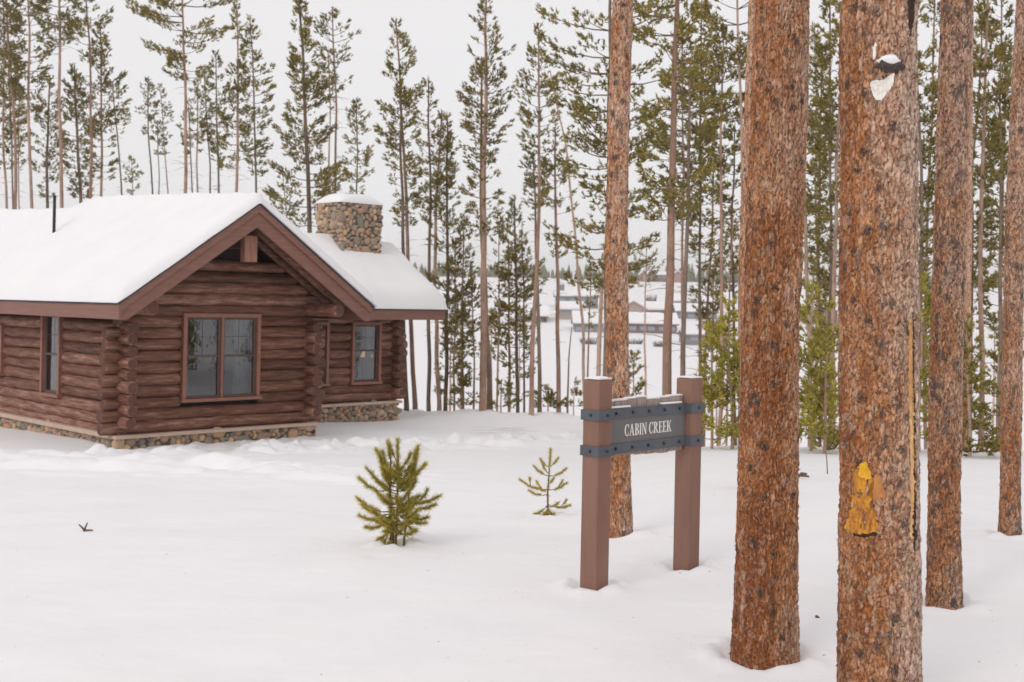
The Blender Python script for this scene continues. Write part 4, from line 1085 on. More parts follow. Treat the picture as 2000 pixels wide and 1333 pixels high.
# ------------------------------------------------------------------ pines with crowns
def needles(P, Dv, L, n, blen, bw, rg, spread=0.85):
    m = len(P)
    u = rg.uniform(0, 0.9, (m, n, 1))
    O = P[:, None, :] + Dv[:, None, :] * L[:, None, None] * u
    d = Dv[:, None, :] + spread * rg.normal(0, 0.6, (m, n, 3))
    d /= np.linalg.norm(d, axis=2)[..., None] + 1e-9
    ln = blen * rg.uniform(0.6, 1.15, (m, n, 1))
    side = np.cross(d, rg.normal(0, 1, (m, n, 3))); side /= np.linalg.norm(side, axis=2)[..., None] + 1e-9
    a = O + side * bw / 2; b = O - side * bw / 2; c = O + d * ln
    return np.stack([a, b, c], 2).reshape(-1, 3)
def crown(z0, z1, hw, axis, rg, dens=1.0, blen=0.12, bw=0.022, nb=9, shape='pine', up=0.35, gaps=0.35, tuft=0.16, lrange=(0.55, 1.1), ws=0.30, fullness=1.0):
    """returns needle triangles and branch tubes; axis(z) -> trunk centre"""
    P = []; Dv = []; Ls = []; tubes = []
    z = z0; H = z1 - z0
    seedn = rg.randint(0, 999)
    while z < z1:
        u = (z - z0) / H
        if shape == 'pine': prof = min(1.0, 0.45 + 1.6 * u) * min(1, (1 - u) * 2.4 + 0.06)
        elif shape == 'cone': prof = (1 - u) ** 0.85 * 0.97 + 0.04
        else: prof = min(1.0, 0.6 + u) * min(1, (1 - u) * 3.2 + 0.1)          # flat topped
        for b in range(rg.randint(3, 6)):
            az = rg.uniform(0, 2 * math.pi)
            gp = float(vnoise(np.array([z * 0.9]), np.array([math.cos(az) * 1.2 + 4]), np.array([math.sin(az) * 1.2]), int(seedn))[0])
            if gp < -1 + 2 * gaps * 0.9 and u < 0.93: continue
            L = hw * prof * rg.uniform(*lrange)
            if L < 0.05: L = 0.05
            d = np.array([math.cos(az), math.sin(az), 0])
            b0 = axis(z)
            tilt = up * (0.25 + 1.2 * u)
            ns = 5; s = np.linspace(0, 1, ns)
            pts = b0[None] + d[None] * (L * s)[:, None]
            pts[:, 2] += L * (tilt * s - 0.28 * (1 - u) * s + 0.30 * (1 - u) * s * s + 0.18 * s * s)
            tubes.append((pts, 0.006 + 0.010 * L))
            k = max(2, int(L / 0.055 * dens * fullness * rg.uniform(0.7, 1.2)) + 1)
            ss = np.clip(rg.uniform(0.22, 1.0, k) ** 0.75, 0, 1); ss[0] = 1.0
            base = np.stack([np.interp(ss, s, pts[:, j]) for j in range(3)], -1)
            lat = np.array([-d[1], d[0], 0])
            sd = rg.choice([-1, 1], k) * rg.uniform(0.0, 0.50, k) * L * (1.08 - ss) ; sd[0] = 0
            sd = np.clip(sd, -0.9, 0.9)
            pos = base + lat[None] * sd[:, None] + d[None] * (np.abs(sd) * 0.5)[:, None]
            pos[:, 2] += np.abs(sd) * 0.15 + rg.uniform(-0.09, 0.10, k)
            dr = d[None] * 0.9 + lat[None] * (np.sign(sd) * 0.6)[:, None] + np.array([[0, 0, 0.55 + 0.5 * u]]) + rg.normal(0, 0.25, (k, 3))
            dr /= np.linalg.norm(dr, axis=1)[:, None]
            P.append(pos); Dv.append(dr); Ls.append(np.full(k, tuft) * rg.uniform(0.6, 1.2, k))
        z += ws * rg.uniform(0.6, 1.3) * (1.0 if u < 0.85 else 0.6)
    # leader
    P.append(axis(z1)[None] - np.array([[0, 0, 0.1]])); Dv.append(np.array([[0, 0, 1.0]])); Ls.append(np.array([0.22]))
    P = np.concatenate(P); Dv = np.concatenate(Dv); Ls = np.concatenate(Ls)
    V = needles(P, Dv, Ls, nb, blen, bw, rg)
    return V, tubes
def tubes3(tubes, n=3):
    Vs = []; Fs = []; off = 0
    for pts, r in tubes:
        m = len(pts)
        tg = np.gradient(pts, axis=0); tg /= np.linalg.norm(tg, axis=1)[:, None] + 1e-9
        u = np.cross(tg, np.array([0.3, 0.2, 1.0])); u /= np.linalg.norm(u, axis=1)[:, None] + 1e-9
        w = np.cross(tg, u)
        rr = np.linspace(r, r * 0.3, m)
        a = np.arange(n) * 2 * np.pi / n
        V = pts[:, None] + rr[:, None, None] * (np.cos(a)[None, :, None] * u[:, None] + np.sin(a)[None, :, None] * w[:, None])
        Vs.append(V.reshape(-1, 3)); Fs.append(grid_faces(m, n, True) + off); off += m * n
    return np.concatenate(Vs), np.concatenate(Fs)
def quads_to_tris(F): return np.concatenate([F[:, [0, 1, 2]], F[:, [0, 2, 3]]])

def pine(label, D, pts, w, cb, hw, dens=1.0, nd=None, bark=None, group=None, shape='pine', name="pine_tree", seed=None, gaps=0.28, blen=0.105, bw=0.030, nb=11, cat="tree", deadtwigs=True, lr=(0.55, 1.1), ws=0.30, full=1.0, up=0.35, tuft=0.13, visible_base=False):
    """pts: pixels (x,y) from base to tip; w: trunk width in px near the base; cb: y pixel where the crown starts; hw crown half width px"""
    seed = seed or (abs(hash((pts[0], pts[-1], w))) % 99991)
    rg = np.random.RandomState(seed)
    C = np.array([[*at(x, y, D)] for x, y in pts])
    zg = gz(C[0, 0], D)
    if C[0, 2] > zg:                                  # extend down to the ground
        s = (C[0] - C[1]) / (C[0, 2] - C[1, 2]); e = C[0] + s * (zg - C[0, 2]) * 0.6; e[2] = zg
        C = np.concatenate([e[None], C])
    else: C[0, 2] = zg
    bs = C[0].copy()
    C0 = C.copy(); C0[0, 2] -= 0.3
    Z = C0[:, 2]
    zt = Z[-1]
    # gentle crookedness
    zz = np.linspace(Z[0], zt, 26)
    X = np.interp(zz, Z, C0[:, 0]) ; Y = D + 0.25 * vnoise(zz * 0.25, zz * 0 + seed, seed=4)
    k = np.array([1, 2, 1]) / 4; Xs = X.copy(); Xs[1:-1] = X[:-2] * .25 + X[1:-1] * .5 + X[2:] * .25
    X = Xs + 0.03 * vnoise(zz * 0.8, zz * 0 + seed, seed=9)
    R0 = w / 2 / FPX * D
    u = (zz - zz[0]) / (zt - zz[0])
    R = R0 * (1 - u * 0.85) ** 0.75 + 0.006
    R[:2] *= 1.12
    def axis(z): return np.array([np.interp(z, zz, X), np.interp(z, zz, Y), z])
    t = empty(name, tuple(bs)); tag(t, label, cat, group)
    TP = np.stack([X, Y, zz], -1)
    mbt = [(TP, R)]
    n = 9
    a = np.arange(n) * 2 * np.pi / n
    V = np.stack([X[:, None] + R[:, None] * np.cos(a), Y[:, None] + R[:, None] * np.sin(a), zz[:, None] + 0 * a], -1).reshape(-1, 3)
    F = grid_faces(len(zz), n, True)
    zc = float(at(pts[-1][0], cb, D).z) if cb is not None else zt
    tw = []
    if deadtwigs:
        nt_ = int(max(0, zc - Z[0] - 1.0) * 4.0)
        for _ in range(nt_):
            z = rg.uniform(Z[0] + 1.0 + 0.25 * (zc - Z[0]), zc + 0.3)
            if z > zt: continue
            az = rg.uniform(0, 6.28); L = rg.uniform(0.12, 0.75) * min(1.0, hw / FPX * D)
            b0 = axis(z); q = b0 + np.array([math.cos(az) * L, math.sin(az) * L, L * rg.uniform(-0.35, 0.15)]); m_ = (b0 + q) / 2 + np.array([0, 0, 0.05 * L])
            tw.append((np.array([b0, m_, q]), 0.010))
    if tw:
        V2, F2 = tubes3(tw); F = np.concatenate([F, F2 + len(V)]); V = np.concatenate([V, V2])
    mesh_np("trunk", V - bs, F, bark or FB_TAN, t, smooth=True)
    if cb is not None:
        NV, tb = crown(zc, zt, hw / FPX * D, axis, rg, dens, blen, bw, nb, shape, up, gaps, tuft, lr, ws, full)
        NF = np.arange(len(NV)).reshape(-1, 3)
        BV, BF = tubes3(tb); BF = quads_to_tris(BF)
        mi = np.concatenate([np.zeros(len(NF), int), np.ones(len(BF), int)])
        mesh_np("crown", np.concatenate([NV, BV]) - bs, np.concatenate([NF, BF + len(NV)]), [nd or ND_MID, TWIG], t, mi)
    return t
# ------------------------------------------------------------------ pines behind the cabin (ground hidden by the roof)
GR = "pines standing behind the cabin"
def bk(label, D, pts, w, cb, hw, **k):
    k['full'] = k.get('full', 1.0) * 1.25
    return pine(label, D, pts, w, cb, hw, group=GR, **k)
bk("pale slim pine trunk nearest the left edge of the photo, behind the cabin", 46, [(12, 403), (6, 190), (3, 40), (2, -60)], 6, 330, 34, nd=ND_DARK, dens=0.9, shape='flat')
bk("dark thin pine trunk between two pale ones above the left end of the roof", 52, [(23, 403), (20, 250), (22, 90)], 5, 300, 26, nd=ND_DARK, bark=FB_DARK)
bk("pale grey pine leaning left above the left end of the cabin roof", 44, [(30, 403), (24, 220), (12, 60), (6, -90)], 8, 190, 40, nd=ND_DARK, shape='flat')
bk("short dark stemmed pine just right of the pale grey leaning one", 55, [(39, 403), (38, 290), (40, 170)], 4, 330, 22, nd=ND_MID)
bk("tall straight pine left of the roof vent pipe, bare half way up", 43, [(64, 397), (58, 190), (52, 30), (48, -120)], 8, 215, 52, nd=ND_DARK, shape='flat', dens=1.1)
bk("bushy dark pine directly left of the black vent pipe", 50, [(92, 395), (92, 230), (95, 150)], 9, 385, 34, nd=ND_DARK, bark=FB_DARK, dens=1.1)
bk("tall brown pine right beside the black vent pipe, crown above the frame", 42, [(123, 392), (118, 190), (113, 0), (110, -140)], 9, 90, 62, nd=ND_DARK, shape='flat', dens=1.3)
bk("dense dark pine of middle height between two tall brown trunks", 48, [(156, 392), (150, 250), (147, 130)], 10, 385, 40, nd=ND_DARK, bark=FB_DARK, dens=1.3)
bk("tall reddish pine in the left clump with its tip just inside the frame", 44, [(178, 388), (175, 190), (170, 60), (166, -8)], 8, 120, 50, nd=ND_MID, dens=1.0)
bk("spiky topped pine at the right of the left clump", 46, [(202, 385), (199, 200), (195, 90), (194, 42)], 7, 350, 46, nd=ND_DARK, dens=1.0)
bk("thin dark pine with a crooked stem on the right edge of the left clump", 49, [(238, 382), (232, 300), (225, 222), (222, 165)], 5, 260, 32, nd=ND_MID, bark=FB_DARK)
bk("small bright feathery pine low behind the roof, left of the sky gap", 52, [(259, 380), (258, 345), (257, 312)], 3, 378, 18, nd=ND_MID)
bk("sparse wavy stemmed pine left of the tallest trunk behind the cabin", 50, [(296, 380), (293, 310), (288, 270), (292, 200), (291, 160)], 5, 262, 24, nd=ND_DARK, bark=FB_DARK, full=0.8)
bk("very thin short pine between the wavy stem and the bare topped one", 54, [(311, 380), (308, 310), (307, 240)], 4, 300, 16, nd=ND_DARK, bark=FB_DARK)
bk("thin leaning pine with a few tufts, just left of the tallest trunk", 50, [(328, 380), (321, 280), (318, 210), (314, 172)], 4, 300, 16, nd=ND_DARK, full=0.5)
bk("tallest single pine behind the cabin, long bare trunk and wide flat crown", 40, [(361, 378), (362, 150), (358, 50), (354, -90)], 9, 150, 108, nd=ND_MID, shape='flat', dens=1.2, gaps=0.25, lr=(0.4, 1.1), up=0.1)
bk("short two tone pine touching the right side of the tallest trunk", 47, [(377, 377), (370, 280), (368, 215)], 5, 300, 24, nd=ND_MID)
bk("slim pine with one bright tuft right of the tallest trunk", 49, [(388, 377), (388, 250), (386, 145)], 5, 300, 20, nd=ND_DARK, full=0.7)
bk("slim dark straight pine, second right of the tallest trunk", 49, [(411, 377), (405, 270), (402, 150)], 5, 260, 22, nd=ND_DARK, bark=FB_DARK, full=0.8)
bk("dark pine with full crown left of the pointed pine above the ridge", 48, [(430, 377), (427, 230), (425, 108)], 6, 330, 30, nd=ND_DARK, bark=FB_DARK)
bk("pointed pine with a brown trunk above the highest part of the roof snow", 44, [(463, 378), (466, 190), (466, 90), (463, 8)], 8, 330, 46, nd=ND_MID, shape='cone', dens=1.1)
bk("feathery pine just left of the biggest dark pine over the gable peak", 45, [(498, 384), (495, 160), (491, 38)], 6, 340, 40, nd=ND_MID, bark=FB_DARK, shape='pine')
bk("biggest and darkest pine rising behind the gable peak", 39, [(604, 450), (595, 220), (590, 60), (586, -12)], 12, 440, 84, nd=ND_MID, bark=FB_DARK, shape='cone', dens=1.35, gaps=0.22, full=1.15)
bk("low dark young pine left of the chimney behind the gable roof", 44, [(560, 440), (556, 390), (552, 342)], 4, 438, 28, nd=ND_DARK)
bk("slim pine trunk sandwiched between the darkest pine and the pale one", 44, [(642, 400), (644, 190), (643, 100)], 5, 215, 22, nd=ND_MID)
bk("pale smooth pine with a sparse tufted top left of the chimney", 42, [(657, 400), (656, 190), (650, 95), (647, 18)], 7, 175, 50, nd=ND_DARK, dens=0.8, full=0.7, gaps=0.3)
bk("small bushy pine low against the left side of the chimney", 46, [(636, 400), (635, 370), (634, 348)], 4, 396, 30, nd=ND_MID)
bk("small even pine straight above the stone chimney", 45, [(698, 400), (699, 300), (699, 198)], 5, 385, 34, nd=ND_MID, bark=FB_DARK, full=0.9)

# ------------------------------------------------------------------ pines along the edge of the slope
GC = "pines along the edge of the snow slope"
def cr(label, pts, w, cb, hw, D=None, **k): return pine(label, D or ground_at(*pts[0]), pts, w, cb, hw, group=GC, **k)
cr("brown pine right of the chimney, its foot just beyond the wing corner", [(809, 796), (804, 640), (796, 500), (789, 300), (779, 95), (774, 45)], 9, 440, 50, nd=ND_MID, dens=1.2, D=36)
cr("grey pine trunk touching the right end of the wing wall", [(793, 798), (788, 600), (784, 400), (779, 165)], 9, 330, 34, nd=ND_MID, bark=FB_DARK, D=35)
cr("dark pine with bushy top between chimney and twin trunks", [(838, 797), (837, 560), (841, 346), (836, 158)], 8, 430, 36, nd=ND_MID, bark=FB_DARK)
cr("brown pine leaning left, second trunk past the end of the cabin roof", [(858, 796), (850, 560), (851, 400), (862, 222)], 9, 440, 32, nd=ND_MID)
cr("low branched green pine right beside the tip of the cabin roof", [(871, 797), (873, 600), (875, 419), (872, 222)], 8, 770, 44, nd=ND_MID, bark=FB_DARK, dens=1.0, lr=(0.35, 1.0))
cr("thick pale pine, left of the pair grown together in mid picture", [(944, 799), (944, 500), (948, 200), (950, 6)], 14, 460, 54, nd=ND_DARK, shape='flat', dens=1.2, full=0.9, D=34.5)
cr("darker pine of the pair grown together in mid picture", [(957, 799), (948, 600), (940, 400), (941, 130)], 11, 300, 48, nd=ND_DARK, bark=FB_DARK, dens=0.9, D=35.5)
cr("bushy low green pine hugging the left of the paired trunks", [(925, 799), (926, 720), (922, 560)], 4, 790, 30, nd=ND_MID)
cr("slim tan young pine trunk left of the dark green full pine", [(996, 799), (995, 600), (992, 470)], 6, 640, 20, nd=ND_MID, full=0.8)
cr("dark stemmed pine with a full low crown spreading at roof eave height", [(1010, 799), (1008, 600), (1004, 390)], 7, 790, 52, nd=ND_MID, bark=FB_DARK, dens=1.1)
cr("tall pine whose foot slants left of the leaning bare pole", [(1038, 799), (1041, 655), (1049, 545), (1053, 400), (1051, 200), (1052, 52)], 9, 400, 44, nd=ND_MID, dens=1.1, D=34)
cr("dark trunk crossing behind the slanting tall pine", [(1055, 799), (1051, 640), (1047, 480), (1043, 300)], 8, 430, 32, nd=ND_DARK, bark=FB_DARK, D=35.5)
cr("brown pine with a mid height crown just left of the leaning bare pole", [(1093, 801), (1090, 655), (1087, 460), (1083, 255)], 9, 500, 36, nd=ND_MID, dens=1.0)
cr("bare dead pole leaning left across the sky in mid picture", [(1143, 800), (1136, 626), (1126, 480), (1104, 281), (1074, 140)], 6, None, 20, D=33, cat="dead tree", name="dead_pole", bark=FB_TAN)
cr("pine with long level branches rising behind the trunk at the sign's left post", [(1181, 800), (1183, 640), (1188, 400), (1193, 0), (1196, -200)], 12, 560, 150, D=27, nd=ND_MID, dens=1.25, shape='flat', gaps=0.28, lr=(0.3, 1.05), up=0.05, bark=FB_DARK)
cr("slanting pale trunk meeting the top of the sign's left post", [(1163, 800), (1172, 655), (1182, 480), (1190, 330)], 10, None, 20, D=30)
cr("tall grey brown pine above the middle of the sign with a thick green skirt", [(1299, 800), (1303, 600), (1309, 400), (1314, 200), (1320, 0), (1322, -160)], 19, 430, 118, D=21.5, nd=ND_MID, dens=1.15, shape='flat', gaps=0.3, lr=(0.3, 1.05), up=0.1)
cr("slim grey trunk above the right post of the sign", [(1328, 790), (1336, 560), (1343, 400), (1348, 150)], 11, 420, 50, D=24, nd=ND_MID, bark=FB_DARK, full=0.8)
cr("thin brown trunk left of the rust red trunk, crown dark and heavy", [(1404, 795), (1409, 607), (1412, 480), (1411, 270), (1418, 60)], 8, 330, 74, D=26, nd=ND_DARK, dens=1.5, gaps=0.15)
cr("thin grey trunk touching the left side of the rust red trunk", [(1437, 795), (1434, 600), (1433, 420), (1436, 250)], 6, 420, 50, D=27, nd=ND_MID, bark=FB_DARK)
cr("crown filling the sky left of the rust red trunk at the top of the photo", [(1448, 800), (1447, 400), (1445, 100), (1444, -120)], 8, 150, 110, D=25, nd=ND_MID, shape='flat', dens=1.2, gaps=0.25)
cr("pale trunk peeping out right of the rust red trunk", [(1584, 830), (1582, 600), (1577, 380), (1572, 120)], 9, 560, 34, D=24, nd=ND_MID, full=0.8)
cr("dark thin pine midway between the two largest trunks", [(1600, 790), (1601, 560), (1603, 400), (1608, 100)], 6, 700, 42, D=28, nd=ND_MID, bark=FB_DARK, dens=1.0)
cr("brown trunk touching the left side of the widest trunk low down", [(1630, 815), (1636, 560), (1640, 300), (1642, -20)], 9, 420, 56, D=23, nd=ND_MID, dens=1.1, gaps=0.25)
cr("dark pine showing only between the widest trunk and the pinkish grey one", [(1798, 830), (1797, 600), (1793, 400), (1786, 130), (1784, -60)], 8, 740, 54, D=23, nd=ND_MID, bark=FB_DARK, dens=1.1, gaps=0.25)
cr("heavy dark crowned pine between the pinkish grey trunk and the right edge", [(1918, 812), (1919, 600), (1927, 400), (1931, 150), (1936, -60)], 10, 560, 62, D=21, nd=ND_DARK, dens=1.6, gaps=0.1, lr=(0.3, 1.0))
cr("leafy pine beyond the dark narrow trunk at the right edge", [(1962, 830), (1960, 600), (1962, 300), (1965, 80)], 6, 760, 46, D=27, nd=ND_MID, dens=1.0)
cr("pine crown at the top right corner behind the dark narrow trunk", [(2030, 820), (2034, 400), (2040, -60)], 12, 700, 90, D=24, nd=ND_MID, shape='flat', dens=1.0)
cr("small bare crooked sapling in the snow left of the leaning pole", [(1107, 800), (1108, 740), (1109, 696), (1116, 640)], 4, None, 14, cat="dead tree", name="bare_sapling", bark=FB_DARK)
cr("thin pine stem in the distance right of the leaning pole, at slope edge", [(1148, 800), (1152, 660), (1153, 520)], 4, 640, 22, D=34, nd=ND_MID, full=0.6)
cr("distant pine with drooping boughs right of the trunk behind the sign post", [(1262, 800), (1260, 650), (1262, 470)], 5, 560, 30, D=60, nd=ND_MID, full=0.7)
cr("slim leaning pine behind the thin brown trunk near the rust red one", [(1376, 800), (1384, 600), (1392, 420), (1398, 230)], 6, 640, 40, D=30, nd=ND_MID, full=0.9)


cr("dark pine filling the gap between rust red and widest trunks, nearer the widest", [(1622, 812), (1620, 500), (1618, 200), (1619, -30)], 7, 600, 48, D=26, nd=ND_DARK, bark=FB_DARK, dens=1.1)
cr("olive pine just left of the dark thin one between the two largest trunks", [(1592, 805), (1594, 560), (1590, 300), (1588, 60)], 6, 640, 40, D=31, nd=ND_MID, dens=1.0)
cr("pine with lower boughs spreading left of the heavy dark crowned one", [(1902, 810), (1904, 500), (1908, 250), (1910, 20)], 7, 640, 50, D=25, nd=ND_MID, dens=1.2)
cr("straight slim pine right of the heavy dark crowned one", [(1946, 820), (1948, 500), (1950, 200), (1951, -30)], 6, 560, 50, D=24, nd=ND_DARK, bark=FB_DARK, dens=1.2)
cr("pine behind the left edge of the pinkish grey trunk", [(1812, 825), (1814, 500), (1818, 200), (1822, -40)], 7, 700, 50, D=26, nd=ND_MID, dens=1.2)
cr("short pine with feathery top in the gap right of the widest trunk", [(1806, 835), (1806, 700), (1804, 520)], 4, 800, 36, D=24, nd=ND_MID, full=1.2)
cr("pine with dense olive crown left of the slim grey trunk above the right post", [(1332, 790), (1330, 560), (1334, 330), (1333, 40)], 6, 440, 62, D=29, nd=ND_MID, dens=1.2)
cr("tall thin pine showing between the slim grey trunk and the thin brown one", [(1366, 800), (1368, 560), (1370, 300), (1372, -20)], 6, 520, 56, D=29, nd=ND_MID, bark=FB_DARK, dens=1.1)
cr("short olive pine left of the rust red trunk at mid height", [(1422, 805), (1424, 650), (1426, 430)], 4, 700, 36, D=27, nd=ND_MID, full=1.1)
cr("short pine low behind the thin trunks left of the rust red one", [(1392, 800), (1392, 680), (1394, 540)], 4, 760, 34, D=30, nd=ND_MID, full=1.1)
cr("slim pine between the roof tip and the paired trunks, thin crown", [(905, 798), (903, 600), (906, 430)], 5, 740, 30, nd=ND_MID, full=1.1)
cr("thin pine standing just right of the low branched green pine", [(886, 798), (888, 640), (890, 470)], 4, 720, 26, nd=ND_DARK, full=1.0)
cr("slim dark pine just right of the dark green full pine", [(1024, 799), (1022, 640), (1020, 450)], 4, 700, 28, nd=ND_MID, bark=FB_DARK, full=1.1)
cr("thin pine with drooping tufts right of the paired trunks", [(972, 799), (974, 600), (976, 430)], 4, 700, 28, D=38, nd=ND_MID, full=1.0)
# ------------------------------------------------------------------ young pines
GY = "young bright green pines on the slope"
def yg(label, pts, w, hw, D=None, **k):
    hw *= 1.2; k['full'] = k.get('full', 1.0) * 1.5; k.setdefault('gaps', 0.08)
    k.setdefault('nd', ND_BRIGHT); k.setdefault('shape', 'cone')
    y = pts[0][1]
    return pine(label, D or ground_at(*pts[0]), pts, w, y - 6, hw, group=GY, name="young_pine", deadtwigs=False, **k)
yg("slender young pine just right of the sign's right post", [(1387, 862), (1387, 760), (1388, 640)], 5, 34, D=20.6, full=0.9, up=0.7, ws=0.24)
yg("bushy young pine wedged against the left of the rust red trunk", [(1428, 855), (1426, 740), (1428, 600)], 6, 50, D=20.3, full=1.3, up=0.6, ws=0.22)
yg("young pine standing in the gap left of the widest trunk", [(1612, 884), (1613, 760), (1616, 590)], 6, 48, D=19.6, full=1.3, up=0.6, ws=0.22)
yg("bright young pine directly right of the rust red trunk", [(1578, 860), (1580, 740), (1583, 560)], 6, 48, D=20.6, full=1.5, up=0.6, ws=0.22)
yg("dark lower young pine just right of the pinkish grey trunk", [(1888, 886), (1888, 780), (1886, 640)], 7, 50, D=19.3, full=1.4, up=0.4, nd=ND_MID, ws=0.22)
yg("bright young pine seen between the widest and pinkish grey trunks", [(1800, 862), (1800, 720), (1801, 540)], 6, 46, D=20.2, full=1.5, up=0.6, ws=0.22)
yg("far young pine seen above the sign panel beside the post trunk", [(1238, 800), (1237, 740), (1238, 690)], 3, 22, D=30, nd=ND_MID, up=0.5, ws=0.24)
yg("tiny young pine at the slope edge left of the sign", [(1122, 800), (1122, 780), (1123, 752)], 2, 20, D=35, nd=ND_MID)
yg("low young pine at the slope edge under the slanting tall pine", [(1070, 800), (1070, 780), (1071, 758)], 3, 26, D=35, nd=ND_MID, full=1.3)
yg("low young pine between the paired trunks and the dark green full pine", [(980, 800), (980, 780), (981, 748)], 3, 24, D=35, nd=ND_MID)
yg("young pine left of the low branched green pine by the roof tip", [(900, 797), (900, 740), (902, 690)], 3, 28, D=36, nd=ND_MID)
yg("young pine at the far right beyond the dark narrow trunk", [(1950, 850), (1950, 780), (1951, 690)], 4, 40, D=22, nd=ND_MID)
# foreground saplings, needle by needle
def small_pine(label, D, stems, br, lab_len=0.056):
    """stems: polylines in pixels; br: branches (x0,y0,x1,y1,depth) in pixels, all clothed in needles"""
    x, y = stems[0][0]; b = at(x, y, D); b.z = gz(b.x, D) - 0.01
    t = empty("small_pine", tuple(b)); tag(t, label, "sapling", "two saplings in the foreground snow")
    B = np.array(b); rg = np.random.RandomState(int(x))
    mb = MB(); P = []; Dv = []; Ls = []
    def clothe(pts, a0, dens, shoot=0.02):
        pts = np.array(pts); d = np.diff(pts, axis=0); ln = np.linalg.norm(d, axis=1)
        for q, dd, l in zip(pts[:-1], d, ln):
            n = max(1, int(l / 0.012 * dens))
            for k in range(n):
                P.append(q + dd * (k + rg.rand()) / n); Dv.append(dd / l); Ls.append(0.02)
    for s in stems:
        pts = [np.array(at(px, py, D + 0.03 * math.sin(px))) - B for px, py in s]
        pts[0][2] -= 0.05
        mb.tube(pts, np.linspace(0.010, 0.004, len(pts)), 7)
        up = pts[len(pts) // 2:] if len(pts) > 2 else pts
        clothe(up, 0, 1.3); clothe(pts[:len(pts) // 2 + 1], 0, 0.35)
    for x0, y0, x1, y1, dep in br:
        p = np.array(at(x0, y0, D)) - B; q = np.array(at(x1, y1, D + dep)) - B
        m = (p + q) / 2 + np.array([0, 0, -0.18 * np.linalg.norm(q - p)])
        pts = [p, p * 0.45 + m * 0.55, m * 0.55 + q * 0.45, q]
        mb.tube(pts, [0.005, 0.004, 0.0035, 0.003], 5)
        clothe([pts[1], pts[2], pts[3], q + (q - pts[2]) * 0.25], 0, 1.5)
    mb.build("stem", TWIG, t)
    V = needles(np.array(P), np.array(Dv), np.array(Ls), 24, lab_len, 0.0036, rg, 1.0)
    mesh_np("needles", V, np.arange(len(V)).reshape(-1, 3), ND_SAP, t)
    return t
ND_SAP = mk_needle("sapling needles", (0.22, 0.19, 0.04), (0.50, 0.43, 0.085), (0.78, 0.63, 0.17))
D1s = ground_at(762, 1066)
br = [(776, 960, 722, 922, -.05), (750, 960, 706, 938, .05), (776, 930, 738, 885, .05), (778, 940, 826, 912, -.04), (800, 950, 815, 882, 0), (776, 900, 760, 868, 0),
      (790, 980, 852, 972, -.05), (810, 985, 832, 962, .05), (800, 990, 845, 988, .05), (760, 1000, 704, 978, -.08), (758, 1005, 712, 990, -.14), (762, 1010, 708, 1010, .05), (790, 1005, 830, 1012, -.1),
      (796, 1010, 826, 1022, .05), (760, 1020, 718, 1030, -.05), (762, 1010, 730, 1000, -.15), (780, 1000, 800, 985, -.18), (770, 985, 745, 970, -.15), (775, 960, 800, 945, -.12), (772, 945, 752, 930, -.1),
      (790, 1000, 775, 975, -.2), (782, 1010, 812, 1000, -.2), (768, 1020, 745, 1015, -.2), (765, 1030, 742, 1052, -.1), (760, 1040, 740, 1070, -.12), (770, 1040, 750, 1075, -.15), (792, 1020, 808, 1035, -.05), (783, 915, 800, 890, .03), (752, 920, 742, 890, 0),
      (776, 1000, 760, 985, .18), (776, 1005, 800, 1000, .2), (790, 960, 812, 930, .06), (768, 980, 735, 960, .1), (775, 1025, 800, 1018, .1), (772, 1030, 752, 1038, -.16)]
rgb = random.Random(8)
for _ in range(44):
    y_ = rgb.uniform(915, 1050); x_ = 776 + rgb.uniform(-14, 18); dx_ = rgb.choice((-1, 1)) * rgb.uniform(10, 22 + (y_ - 915) * 0.2)
    br.append((x_, y_, x_ + dx_, y_ - rgb.uniform(0, 22), rgb.uniform(-.13, .13)))
small_pine("larger bushy yellow green sapling poking out of the foreground snow", D1s,
    [[(772, 1072), (776, 1000), (777, 930), (777, 862)], [(764, 1066), (762, 1000), (760, 930), (748, 885)], [(788, 1060), (795, 1000), (802, 940), (811, 884)], [(770, 1068), (762, 960), (763, 900), (759, 872)]], br)
D2s = ground_at(1073, 1006)
small_pine("smaller thin sapling standing between the bushy one and the sign", D2s,
    [[(1070, 1012), (1070, 960), (1073, 915), (1075, 880)]],
    [(1071, 912, 1058, 900, 0), (1073, 912, 1088, 898, 0), (1073, 930, 1046, 914, .03), (1073, 930, 1103, 918, -.03), (1071, 956, 1020, 940, 0), (1071, 957, 1103, 946, .04), (1070, 966, 1036, 960, -.05),
     (1071, 958, 1056, 955, -.08), (1071, 986, 1110, 988, 0), (1070, 986, 1048, 1003, 0), (1071, 990, 1088, 984, -.06), (1072, 940, 1071, 950, -.05), (1068, 1002, 1060, 1008, -.04), (1070, 1004, 1078, 1008, -.04), (1070, 990, 1064, 1006, -.05), (1071, 990, 1076, 1006, -.05), (1036, 948, 1035, 938, .0), (1090, 951, 1097, 942, .02), (1071, 925, 1062, 912, .03), (1058, 952, 1050, 944, .05), (1070, 998, 1064, 1003, -.08), (1070, 998, 1080, 1004, -.08), (1070, 985, 1072, 998, -.06), (1096, 988, 1104, 980, 0), (1071, 945, 1080, 936, -.06)], 0.042)

